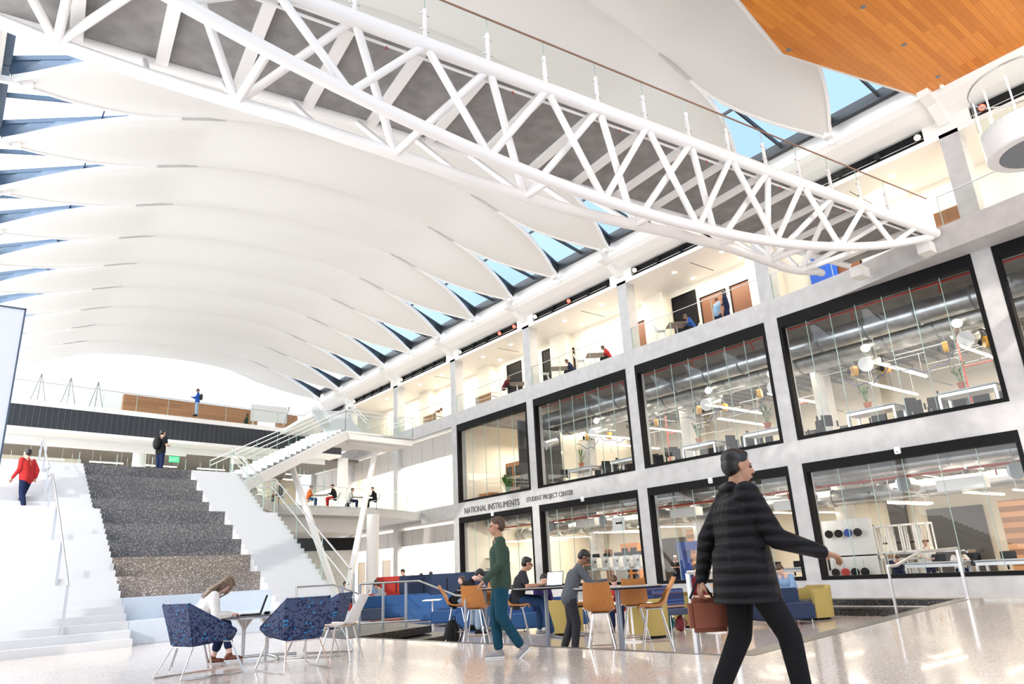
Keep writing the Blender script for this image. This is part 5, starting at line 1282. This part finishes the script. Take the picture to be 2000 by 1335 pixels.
for u, lab, g_ in ((520, 'left', 0), (627, 'middle', 1), (707, 'right', 2)):
    c = at_edge(u, 1.2, 5.06); small_table(c, 'cafe table of the %s group on the level two deck' % lab)
    L_ = off(c, -.75, 0); R_2 = off(c, .8, 0)
    who = [(('person in dark clothes at the left table of the level two deck, facing right', CDG, CNV), ('person in a dark grey jumper with crossed legs facing left at the left deck table', CDG, CB)),
           (('person in an orange jumper at the middle table of the level two deck', CO, CJ), ('person in black with bright red trousers at the middle deck table', CB, CR)),
           (('person in light grey and lime at the right table of the level two deck', CLG, CNV), ('person in black facing left at the right table of the level two deck', CB, CB))][g_]
    for (q, rr, (lb, tp_, bt_)), nm in zip(((L_, 1, who[0]), (R_2, -1, who[1])), ('left', 'right')):
        cafe_chair(q, dirn(rr, 0), 'white cafe chair on the %s side of the %s level two table' % (nm, lab))
        person(lb, q, dirn(rr, .05), sit(.46, .2, 'desk', .3, desk=.74), tp_, bt_, BH, 'tan', BLK, FAR)
    pack(off(L_, -.05, -.4), .2, BLK, 'dark backpack beside the %s level two table' % lab, .9)
def gal(u, x=26.3): return at_x(u, x, 10.95)
# gallery groups on level three
def ggroup(u, lab, ppl, chairs, x=26.0, table=True):
    c = gal(u, x)
    if table: small_table(c, 'gallery table of the group %s' % lab, .9, m=mat('gallery_top', (.26, .2, .18), .35), group='gallery tables')
    for side_, cl in chairs: q = off(c, side_*.8, 0); cafe_chair(q, dirn(-side_, 0), 'white chair on the %s side of the table %s' % ('right' if side_ > 0 else 'left', lab), group='white gallery chairs')
    for side_, lb, tp_, bt_, hair_ in ppl: person(lb, off(c, side_*.78, 0), dirn(-side_, 0), sit(.46, .45, 'desk', .6, desk=.74), tp_, bt_, hair_, 'brown', BLK, FAR)
ggroup(1322, 'near the brown gallery doors', [(1, 'person in bright blue hunched over the gallery table near the brown doors', CBL, CB, BH)], [(-1, ''), (1, '')], 25.95)
ggroup(1162, 'in the middle of the gallery', [(1, 'person in a red T-shirt at the gallery table in the middle', CR, CB, BH)], [(-1, ''), (1, '')], 25.95)
ggroup(1092, 'left of the middle column', [(1, 'person in dark navy at the gallery table by the middle column', CNV, CB, BH)], [(-1, ''), (1, '')], 25.95)
ggroup(1010, 'above the narrow lab window', [(-1, 'person in burgundy and black at the gallery table above the narrow window', CBG, CB, BH)], [(-1, ''), (1, '')], 25.95)
c = gal(848, 26.6); person('person in brown bent over the gallery bench in the far bay', c, dirn(1, 0), stand(.9, 0, 'side', .3), cloth('brown', (.13, .08, .05)), CB, BH, 'brown', BLK, FAR)
for u, lab in ((845, 'far gallery bay'), (950, 'gallery bay above the last column but one')):
    c = gal(u, 25.98); t = empty('bench_shelf', c, PI/2, 'pale timber open shelf standing in the %s' % lab, 'shelf', 'open timber shelves in the gallery')
    MB().box(-.9, .9, -.25, .25, .70, .76).build('top', WOODL, t); MB().box(-.9, .9, -.25, .25, .45, .49).build('shelf', WOODL, t)
    for s in (-1, 1): MB().box(s*.87-.03, s*.87+.03, -.25, .25, 0, .70).build('side_panel', WHITE, t)
p = zx(1405, 605, 26.4)
person('person in dark blue with long dark hair behind the gallery glass near the big doors', V((26.4, p.y-.4, 10.95)), dirn(-.9, .3), stand(.1, .15, 'walk'), CNV, CNV, BH, 'tan', BLK, FAR, hairlen=.2)
person('person in a pale top behind the gallery glass beside the dark haired one', V((26.8, p.y+.4, 10.95)), dirn(.9, .3), stand(.1, .15, 'walk'), CLB, CNV, BRH, 'tan', BLK, FAR)
t = empty('timber_cabinet', zx(1855, 410, 26.3), 0, 'pale timber cabinet at the bridge landing beside the near column', 'cabinet'); t.location.z = 10.95
MB().box(-.3, .4, -.45, .45, 0, 1.35).build('body', WOODL, t, bevel=.01); MB().box(-.32, -.3, -.43, -.01, .05, 1.3).build('door', WOODP, t); MB().box(-.32, -.3, .01, .43, .05, 1.3).build('door', WOODP, t)
# ================================================================ lab contents
BN = ['rightmost cut off', 'nearest large', 'second large', 'third large', 'narrow far']
def mid(i): return (bays[i][0]+bays[i][1])/2
# ducts
for x, z, r, lab in ((27.3, 9.35, .42, 'large galvanised duct along the upper lab windows, front one'), (28.9, 9.15, .5, 'large galvanised duct along the upper lab windows, rear one'),
                     (27.0, 4.0, .20, 'slim silver duct along the top of the lower lab windows'), (29.6, 3.3, .33, 'fat silver duct deeper in the lower lab'), (28.2, 3.95, .26, 'middle silver duct in the lower lab ceiling')):
    y1 = 31.5 if z > 5 else 37.2
    t = empty('air_duct', (x, 0, z), 0, lab, 'air duct')
    MB().tube([(0, -7.9, 0), (0, y1, 0)], r, 24).build('duct_pipe', GALV, t, smooth='auto')
    rg = MB()
    y = -7
    while y < y1-.5: 
        MB().tube([(0, y, 0), (0, y+.06, 0)], r+.03, 24).build('duct_band', GRAYM if z > 5 else GALV, t, smooth='auto'); y += 1.9
GS = 'galvanised duct elbows'
for i in range(4):
    for j in range(2):
        y = mid(i)-1.8+j*3.4; t = empty('duct_branch', (27.4, y, 9.1), 0, 'curved duct branch in the upper lab, %s window, %s' % (BN[i], 'right hand one' if j == 0 else 'left hand one'), 'air duct', 'curved duct branches')
        MB().tube([(.72, .12, -.27), (.9, .2, -.3), (1.6, .5, -.3), (2.6, .9, -.2)], .18, 14).build('branch_pipe', GALV, t, smooth='auto')
for i in range(5):
    for j in range(2 if i < 4 else 1):
        y = mid(i)-2+j*3.6; p0 = V((27.6, y, 8.05))
        t = empty('vent_cap', p0, 0, 'round white vent mouth in the upper lab, %s window, %s' % (BN[i], 'right' if j == 0 else 'left'), 'vent', 'round vent mouths')
        MB().tube([(0, 0, 0), (1.0, .1, .3)], .27, 18).build('vent_pipe', GALV, t, smooth='auto'); MB().tube([(-.03, 0, -.01), (.0, 0, 0)], .29, 24).build('vent_face', WPLAS, t)
        y2 = y-.6; t = empty('vent_cap', (27.2, y2, 3.35), 0, 'round grey duct end in the lower lab, %s window, %s' % (BN[i], 'right' if j == 0 else 'left'), 'vent', 'round vent mouths')
        MB().tube([(0, 0, 0), (1.2, .2, .0)], .27, 18).build('vent_pipe', GALV, t, smooth='auto'); MB().tube([(-.03, 0, 0), (.0, 0, 0)], .28, 24).build('vent_face', mat('vent_grey', (.28, .30, .31), .5), t)
# linear lights
proto = None
def linear(x, y, z, ln, lab, grp):
    global proto
    if proto is None:
        proto = empty('linear_light', (x, y, z), 0, lab, 'light', grp)
        MB().box(-1.5, 1.5, -.05, .05, 0, .03).build('lamp_tube', EMW, proto); MB().box(-1.5, 1.5, -.06, .06, .03, .08).build('housing', WPLAS, proto)
        for s in (-1, 1): MB().tube([(s*1.3, 0, .08), (s*1.3, 0, 1.0)], .006, 6).build('hanger', STEEL, proto)
        r = proto
    else: r = copy_tree(proto, (x, y, z), 0, lab, grp)
    r.scale = (ln/3.0, 1, 1)
def rowname(j): return ['front', 'second', 'third', 'fourth'][j]
for i in range(5):
    for j, (dy, x) in enumerate([(-1.9, 28.0), (.8, 27.2), (2.6, 30.5)][:3 if i < 4 else 1]):
        linear(x+1.5, mid(i)+dy, 7.75, 4.4, 'glowing hanging light strip in the upper lab, %s window, %s row' % (BN[i], rowname(j)), 'hanging light strips of the upper lab')
    for j, (dy, x) in enumerate([(-2.3, 27.8), (-.6, 28.4), (1.6, 27.4), (2.8, 30.0)]):
        linear(x+1.5, mid(i)+dy, 2.75+.12*(j % 2), 3.6, 'glowing hanging light strip in the lower lab, %s window, %s row' % (BN[i], rowname(j)), 'hanging light strips of the lower lab')
for x, z in ((30.5, 3.4),): pass
# far room strips
for i in range(7):
    for j in range(2):
        p = E(-.5+i*3.2+j*1.2, 3.0+j*2.6, 8.1)
        r = copy_tree(proto, (p.x, p.y, 8.5), .141, 'glowing light strip in the room behind the far glass, %s row, number %s' % (['front', 'rear'][j], ['one', 'two', 'three', 'four', 'five', 'six', 'seven'][i]), 'light strips behind the far glass'); r.scale = (.62, 1, 1)
# red pipes
for x, z, zz0, lab in ((26.4, 9.95, 0, 'thin red sprinkler pipe above the upper lab windows'), (27.3, 3.62, 0, 'bright red sprinkler pipe along the lower lab ceiling')):
    t = empty('sprinkler_pipe', (x, 0, z), 0, lab, 'pipe'); MB().tube([(0, -7.9, 0), (0, 31 if z > 5 else 37, 0)], .045, 10).build('pipe_run', REDP, t, smooth='auto')
    for i in range(4):
        for k in (-2, 1.2): MB().tube([(0, mid(i)+k, 0), (.25, mid(i)+k+.1, -.18), (.25, mid(i)+k+.1, -.32)], .025, 8).build('pipe_drop', REDP, t)
for i in range(4):
    p = V((31.5, mid(i)-.4, 5.06)); t = empty('sprinkler_pipe', p, 0, 'red standpipe frame in the upper lab, %s window' % BN[i], 'pipe', 'red pipe frames')
    MB().tube([(0, 0, 5.1), (0, 0, 1.2)], .03, 8).build('riser', REDP, t); MB().tube([(0, 0, 2.9), (0, -1.9, 2.9), (0, -1.9, 1.9)], .03, 8).build('cross_pipe', REDP, t)
# reels
rp = None
for i in range(4):
    for j, (dx, dy) in enumerate([(1.2, -1.3), (1.9, -2.4), (1.4, 2.2), (2.2, 1.3)]):
        lab = 'yellow cable reel in the upper lab, %s window, %s' % (BN[i], ['right hand front', 'right hand rear', 'left hand front', 'left hand rear'][j])
        loc = (26.4+dx, mid(i)+dy, 7.95)
        if rp is None:
            rp = empty('cable_reel', loc, 1.9, lab, 'cable reel', 'yellow cable reels')
            MB().tube([(-.09, 0, 0), (.09, 0, 0)], .20, 18).build('drum', YEL, rp, smooth='auto'); MB().tube([(-.05, 0, .15), (.05, 0, .42)], .03, 6).build('bracket', GRAYM, rp)
            for s in (-1, 1): MB().ball((s*.22, 0, -.02), (.06, .12, .12)).build('bumper', BLK, rp, smooth='all')
            MB().tube([(0, .05, -.18), (0, .07, -1.0)], .008, 6).build('cord', BLK, rp)
        else: copy_tree(rp, loc, 1.9+.3*j, lab)
for i in range(4):
    pts = []
    for k in range(40):
        s = k/39; pts.append((27.3+.3*math.sin(9*s), mid(i)+2.6-4.2*s, 7.6-.35*math.sin(PI*((s*2) % 1))+.07*math.sin(40*s)))
    tag(MB().tube(pts, .018, 6).build('air_hose', mat('blue_hose', (.03, .07, .22), .4)), 'coiled blue air hose hanging in the upper lab, %s window' % BN[i], 'hose', 'blue air hoses')
# lab tables and chairs
tb_ = None; ch = None
def lab_table(loc, lab, grp):
    global tb_
    if tb_ is None:
        tb_ = empty('lab_table', loc, 0, lab, 'table', grp)
        MB().box(-.45, .45, -.9, .9, .92, .96).build('worktop', mat('grey_worktop', (.42, .45, .5), .35), tb_); MB().box(-.42, .42, -.87, .87, .80, .90).build('apron', STEEL, tb_)
        for sx in (-1, 1):
            for sy_ in (-1, 1): MB().box(sx*.40-.04, sx*.40+.04, sy_*.84-.04, sy_*.84+.04, 0, .8).build('leg', STEEL, tb_)
        return tb_
    return copy_tree(tb_, loc, 0, lab, grp)
def lab_chair(loc, rz, lab, grp):
    global ch
    if ch is None:
        ch = empty('lab_chair', loc, rz, lab, 'chair', grp)
        MB().box(-.23, .23, -.22, .22, .60, .65).build('seat', BLK, ch, bevel=.02)
        MB().prism([(.23*math.cos(a), .19*math.sin(a)) for a in [2*PI*k/20 for k in range(20)]], -.02, .02).build('backrest', BLK, ch)
        ch.children[-1].data.transform(Matrix.Translation((0, -.25, .97)) @ Matrix.Rotation(PI/2, 4, 'X'))
        MB().box(-.03, .03, -.27, -.24, .62, .85).build('back_post', BLK, ch); MB().tube([(0, 0, .1), (0, 0, .6)], .025, 8).build('gas_column', GRAYM, ch)
        b = MB()
        for k in range(5): b.tube([(0, 0, .12), (.3*math.cos(2*PI*k/5), .3*math.sin(2*PI*k/5), .04)], .02, 6)
        b.build('star_base', BLK, ch); MB().tube([(.2*math.cos(2*PI*k/16), .2*math.sin(2*PI*k/16), .3) for k in range(16)], .01, 6, closed=True).build('foot_ring', CHROME, ch); return ch
    return copy_tree(ch, loc, rz, lab, grp)
def plant(loc, lab, s=1.0, grp='potted plants in the labs', nl=14):
    t = empty('potted_plant', loc, 0, lab, 'plant', grp)
    MB().lathe([(.10*s, 0), (.15*s, .26*s), (.165*s, .26*s), (.165*s, .31*s), (.13*s, .31*s), (.12*s, .27*s)], 16).build('pot', TERRA, t, smooth='auto')
    m = MB(); random.seed(int(loc[1]*10))
    for k in range(nl):
        a = random.uniform(0, 2*PI); h_ = random.uniform(.35, .8)*s; r_ = random.uniform(.08, .3)*s; c = V((r_*math.cos(a), r_*math.sin(a), .3*s+h_)); b0 = V((r_*.2*math.cos(a), r_*.2*math.sin(a), .3*s)); sd_ = V((-math.sin(a), math.cos(a), 0))*.045*s
        md = (b0+c)/2+V((0, 0, .05*s)); tip = c+V((math.cos(a), math.sin(a), -.5))*.10*s
        m.tube([b0, md, c], .006*s, 5); m.quad(md, c+sd_, tip, c-sd_)
    m.build('foliage', LEAF, t)
plant((D+1.1, mid(2)-2.3, 6.02), 'terracotta potted plant on the lab table, second large upper window', 1)
for i in range(4):
    for j, (dx, dy) in enumerate([(1.15, -2.2), (1.15, 1.0), (4.2, -.4)]):
        rn = ['right front', 'left front', 'rear'][j]
        lab_table((D+dx, mid(i)+dy, 5.06), 'grey lab table in the upper lab, %s window, %s' % (BN[i], rn), 'grey lab tables')
        for k, (cx_, cy_, rz) in enumerate([(-.0, -1.25, 0.4), (.05, 1.35, PI-.5), (.95, -.6, PI/2+.3)]):
            lab_chair((D+dx+cx_*1.0, mid(i)+dy+cy_, 5.06), rz, 'black swivel chair in the upper lab, %s window, %s table, %s' % (BN[i], rn, ['right seat', 'left seat', 'back seat'][k]), 'black upper lab chairs')
    for k in range(4): lab_chair((D+1.95, mid(i)-1.0+.62*k+(.3 if k > 1 else 0), 5.06), PI/2+.25*(k-1), 'black swivel chair in the upper lab, %s window, middle row, %s' % (BN[i], ['right', 'right centre', 'left centre', 'left'][k]), 'black upper lab chairs')
    for k in range(5):
        o = lab_chair((D+2.7, mid(i)-2.9+1.25*k, 5.06), PI/2+.3*(k % 3-1), 'black swivel chair in the upper lab, %s window, rear row, %s' % (BN[i], ['rightmost', 'second from right', 'middle', 'second from left', 'leftmost'][k]), 'black upper lab chairs'); o.scale = (1.1, 1.1, 1.2)
    if i > 0: plant((D+1.1, mid(i)+1.2, 6.02), 'terracotta potted plant on the left front table, %s upper window' % BN[i], .9)
    if i == 1: plant((D+1.1, mid(i)-2.0, 6.02), 'terracotta potted plant on the right front table, nearest large upper window', .9)
    p = V((35.0, mid(i)+2.4, 5.06)); door(37.75, mid(i)+1.6, mid(i)+2.9, 5.06, 2.6, DOORW, 'brown door at the back of the upper lab, %s window' % BN[i])
for i in range(4):
    for j, (dx, dy) in enumerate([(1.5, -2.0), (1.5, .2)]):
        if i == 3: continue
        lab_table((D+dx, mid(i)+dy, -.31), 'grey lab table in the lower lab, %s window, %s' % (BN[i], ['right', 'left'][j]), 'grey lab tables')
        for k, cx_ in enumerate((-.5, .45)):
            lab_chair((D+dx+.9, mid(i)+dy+cx_, -.31), PI/2+.2*k, 'black swivel lab chair in the lower lab, %s window, %s table, %s' % (BN[i], ['right', 'left'][j], ['right seat', 'left seat'][k]), 'black lower lab chairs')
# lab people
def labp(u, x, lab, top, hair, skin='light', **k): person(lab, at_x(u, x, -.31), dirn(k.pop('r', -.3), k.pop('a', -1)), k.pop('J', None) or sit(.55, .3, 'desk', .4, desk=.95), top, CNV, hair, skin, BLK, FAR, **k)
labp(1758, 27.8, 'person resting their head at the lab table left of the standing man', CNV, BRH, 'pale', J=sit(.55, .7, 'desk', .9, desk=.95))
labp(1822, 28.6, 'person in a white T-shirt standing in the ground floor lab', CW, BLH, 'light', J=stand(.05, 0, 'desk', .4), sleeve='short')
labp(1882, 28.0, 'person in white with black tied hair working in the ground floor lab', CW, BH, 'tan')
def cap_(t, J, H, R): MB().ball(H+V((0, .0, .075)), (.095, .105, .06)).ball(H+V((0, .10, .06)), (.07, .08, .012)).build('cap', CW, t, smooth='all')
labp(1325, 29.5, 'person in a black T-shirt and white cap in the lab behind the dark walker', CB, BH, 'tan', J=stand(.05, 0, 'phone', .4), sleeve='short', extras=cap_)
# printers row (third large window lower)
pr = None
ys_ = [zx(u, 1090, 28.2).y for u in (1162, 1184, 1205, 1226, 1246)]
shf = empty('printer_bench', (28.5, (ys_[0]+ys_[-1])/2, -.31), 0, 'long steel bench carrying the white desktop printers', 'bench')
hl = (ys_[0]-ys_[-1])/2+.5
MB().box(-.45, .45, -hl, hl, 1.15, 1.2).build('worktop', STEEL, shf)
for s in (-1, 0, 1): MB().box(-.4, .4, s*(hl-.1)-.03, s*(hl-.1)+.03, 0, 1.15).build('leg', STEEL, shf)
MB().box(-.4, .4, -hl+.1, hl-.1, .45, .5).build('lower_shelf', STEEL, shf)
ordi = ['leftmost', 'second from the left', 'middle', 'second from the right', 'rightmost']
for i, y in enumerate(ys_):
    lab = 'white desktop 3D printer on the steel bench, %s' % ordi[i]; loc = (28.3, y, .89)
    if pr is None:
        pr = empty('desktop_printer', loc, 0, lab, 'printer', 'white desktop printers')
        m = MB()
        for s in (-1, 1): m.box(-.22, -.2, s*.20-.03, s*.20+.03, 0, .62)
        m.box(-.22, .22, -.23, .23, 0, .10).box(-.22, .22, -.23, -.2, 0, .62).box(-.22, .22, .2, .23, 0, .62).box(-.22, -.18, -.23, .23, .5, .66).box(.2, .22, -.23, .23, 0, .66)
        m.build('casing', WPLAS, pr); MB().box(-.08, .08, -.08, .08, .36, .46).build('print_head', BLK, pr); MB().tube([(0, -.2, .74), (0, .2, .74)], .1, 14).build('filament_spool', BLK, pr)
    else: copy_tree(pr, loc, 0, lab)
# white rack row and spools wall (nearest lower window)
p = zx(1700, 1080, 29.5); ra = None
for i in range(7):
    y = p.y+.9-i*.52
    for z0, lv in ((1.0, 'upper'), (-.25, 'lower')):
        lab = 'white frame printer, %s row in the right lab window, number %s from left' % (lv, ['one', 'two', 'three', 'four', 'five', 'six', 'seven'][i]); 
        if ra is None:
            ra = empty('frame_printer', (29.5, y, z0), 0, lab, 'printer', 'white frame printers')
            m = MB()
            for sx in (-.2, .2):
                for s in (-.22, .22): m.box(sx-.02, sx+.02, s-.025, s+.025, 0, 1.05)
            m.box(-.22, .22, -.24, .24, 0, .07).box(-.22, .22, -.24, .24, .98, 1.05); m.build('casing', WPLAS, ra)
            MB().tube([(0, -.15, .95), (0, -.04, .4)], .008, 6).build('arm', GRAYM, ra); MB().tube([(0, .15, .95), (0, .04, .4)], .008, 6).build('arm', GRAYM, ra); MB().box(-.06, .06, -.06, .06, .33, .4).build('print_head', BLK, ra)
        else: copy_tree(ra, (29.5, y, z0), 0, lab)
t = empty('steel_shelf', (29.5, p.y-.7, -.31), 0, 'long steel shelf unit holding the white frame printers', 'shelf')
MB().box(-.35, .35, -3.0, 3.0, 1.25, 1.30).build('shelf', STEEL, t); MB().box(-.35, .35, -3.0, 3.0, 0, .05).build('shelf', STEEL, t)
for s in (-2.95, 0, 2.95): MB().box(-.35, .35, s-.03, s+.03, 0, 1.3).build('upright', STEEL, t)
sp_ = None
for i in range(4):
    for z0, lv in ((1.85, 'upper'), (.35, 'lower')):
        u = 1622+i*19; q = zx(u, 1060, 28.9); lab = 'filament spool hanging by the right lab window, %s row, %s' % (lv, ['first', 'second', 'third', 'fourth'][i])
        o = empty('filament_spool', (28.9, q.y, z0), .5, lab, 'spool', 'hanging filament spools'); m_ = [BLK, BLK, BLUEP, BLK][i] if lv == 'upper' else [BLK, REDP, BLK, BLK][i]
        MB().tube([(-.04, 0, 0), (.04, 0, 0)], .10, 14).build('filament', m_, o, smooth='auto'); MB().tube([(-.05, 0, 0), (-.04, 0, 0)], .16, 16).build('flange', m_, o); MB().tube([(.04, 0, 0), (.05, 0, 0)], .16, 16).build('flange', m_, o)
        MB().tube([(0, 0, 0), (0, 0, .5)], .01, 6).build('hook', STEEL, o)
t = empty('spool_panel', (29.15, zx(1650, 1080, 29.15).y, -.31), 0, 'white pegboard behind the hanging spools', 'board'); MB().box(0, .04, -1.3, 1.3, .3, 2.7).build('board', WPLAS, t)
# cabinets, shelf, blue machine
def cabinet(loc, lab, w=1.2, h=2.2, m=WOODL, rz=PI/2):
    t = empty('cabinet', loc, rz, lab, 'cabinet'); MB().box(-w/2, w/2, -.3, .3, 0, h).build('body', m, t)
    for s in (-1, 1):
        d_ = MB().box(s*w/4-w/4+.03, s*w/4+w/4-.03, .3, .33, .1, h-.08).build('door', m, t)
        for k in range(3): MB().box(s*w/4-w/4+.10, s*w/4+w/4-.10, .33, .335, .25+k*(h-.4)/3, .25+(k+.85)*(h-.4)/3).build('glazing', SCRN, d_)
CABW = mat('cabinet_cherry', (.42, .17, .065), .4)
q = zx(1010, 920, 28.5); cabinet((28.5, q.y, 5.06), 'tall cherry glass fronted cabinet in the narrow upper window', 1.6, 2.6, CABW)
q = zx(1235, 1060, 32.5); cabinet((32.5, q.y, -.31), 'orange wood glass fronted cabinet at the back of the lower lab', 1.4, 2.6, mat('cabinet_orange', (.55, .22, .05), .4))
q = zx(1165, 1060, 34.5); cabinet((34.5, q.y, -.31), 'brown double cabinet deeper in the lower lab', 2.2, 2.4, DOORW)
plant((26.9, zx(925, 940, 26.9).y, 5.81), 'bushy fern in the narrow upper window, left one', 1.5, nl=46); plant((26.9, zx(992, 945, 26.9).y, 5.06), 'tall broad leaved plant in the narrow upper window', 1.5, nl=40)
for k, (u, lab) in enumerate(((925, 'low brown planter box under the fern'), (955, 'low brown desk in the narrow upper window'))):
    t = empty('desk', (26.9, zx(u, 960, 26.9).y, 5.06), 0, lab, 'desk'); MB().box(-.35, .35, -.6, .6, .68, .74).build('worktop', WOODL, t); MB().box(-.33, .33, -.55, .55, 0, .68).build('cabinet_body', CABW, t)
t = empty('tool_shelf', (27.2, zx(965, 1100, 27.2).y, -.31), 0, 'open steel shelf with boxes behind the narrow ground floor window', 'shelf')
for z in (.3, .95, 1.6, 2.2): MB().box(-.3, .3, -.7, .7, z, z+.03).build('shelf', STEEL, t)
for sx in (-.28, .28):
    for s in (-.68, .68): MB().box(sx-.02, sx+.02, s-.02, s+.02, 0, 2.25).build('upright', STEEL, t)
for k, (dy, z, m_) in enumerate(((-.35, .98, RED), (.3, .98, GRYU), (-.1, 1.63, WOODL), (.35, .33, BLK))):
    tag(MB().box(-.2, .2, -.22, .22, 0, .32, Matrix.Translation((27.2, t.location.y+dy*.8, -.31+z))).build('storage_box', m_, bevel=.01), ['orange red storage box on the open steel shelf', 'charcoal storage box on the open steel shelf', 'tan box on the upper shelf behind the narrow ground floor window', 'black box on the bottom shelf behind the narrow ground floor window'][k], 'box')
q = zx(1365, 1105, 28.6); t = empty('milling_machine', (28.6, q.y, -.31), 0, 'blue metal workshop machine behind the dark walker', 'machine')
MB().box(-.3, .3, -1.0, 1.0, 1.9, 2.3).build('head', BLUEP, t, bevel=.02); MB().box(-.25, .25, .6, .95, .1, 1.9).build('column', BLUEP, t); MB().box(-.3, .3, -1.0, .4, .8, .9).build('table', STEEL, t); MB().box(-.3, .3, -.9, .95, 0, .5).build('base', BLUEP, t, bevel=.02)
# hanging white boxes and sign
for i, (u, v, lab) in enumerate(((1150, 1020, 'white ceiling unit left of the hanging sign'), (1340, 1000, 'white ceiling unit behind the dark walker, left'), (1550, 985, 'white ceiling unit right of the dark walker'), (1880, 945, 'white ceiling unit in the right lab window'))):
    q = zx(u, v, 27.8); t = empty('ceiling_unit', (27.8, q.y, q.z), 0, lab, 'ceiling unit', 'white ceiling units'); MB().box(-.3, .3, -.75, .75, -.2, .2).build('casing', WPLAS, t, bevel=.02)
    for s in (-.6, .6): MB().tube([(0, s, .2), (0, s, 4.6-q.z)], .012, 6).build('hanger', STEEL, t)
q = zx(1208, 1022, 26.6); t = empty('hanging_sign', (26.6, q.y, q.z), 0, 'white hanging workshop sign with a dark tool drawing', 'sign')
MB().box(-.01, .01, -.42, .42, -.35, .3).build('sign_board', WPLAS, t); MB().box(-.014, -.011, -.25, .18, -.02, .07).box(-.014, -.011, -.25, -.2, -.05, .12).build('tool_symbol', BLK, t)
MB().tube([(0, 0, .3), (0, 0, 1.0)], .008, 6).build('hanger', STEEL, t)
# generic ceiling services as countless clutter
random.seed(3); m = MB()
for k in range(420):
    y = random.uniform(-6, 36); x = random.uniform(26.8, 35); z = random.uniform(3.2, 4.45)
    ln = random.uniform(.4, 2.2); a = random.choice([0, 0, PI/2, random.uniform(0, PI)])
    m.tube([(x, y, z), (x+ln*math.sin(a), y+ln*math.cos(a), z+random.uniform(-.15, .15))], random.choice([.02, .03, .05, .08]), 6)
tag(m.build('ceiling_services', GALV), 'dense tangle of silver conduits under the lower lab ceiling', 'conduits', kind='stuff')
m = MB()
for k in range(110):
    y = random.uniform(-6, 31); x = random.uniform(27.5, 35); z = random.uniform(7.9, 9.9); ln = random.uniform(.6, 3); a = random.choice([0, 0, PI/2])
    m.tube([(x, y, z), (x+ln*math.sin(a), y+ln*math.cos(a), z)], random.choice([.012, .02, .03]), 6)
for k in range(60):
    y = -6+k*.62; m.box(29.5, 37, y, y+.05, 9.7, 9.85)
tag(m.build('ceiling_services', GALV), 'thin conduits and slats under the upper lab ceiling', 'conduits', kind='stuff')
# ================================================================ realise the body surfaces
bpy.context.view_layer.update()
dg = bpy.context.evaluated_depsgraph_get()
new = [(o, bpy.data.meshes.new_from_object(o.evaluated_get(dg))) for o in REMESH]
for o, me in new:
    mtl = o.data.materials[0]; o.modifiers.clear(); o.data = me
    if not me.materials: me.materials.append(mtl)
    else: me.materials[0] = mtl
    me.polygons.foreach_set('use_smooth', [True]*len(me.polygons)); me.update()
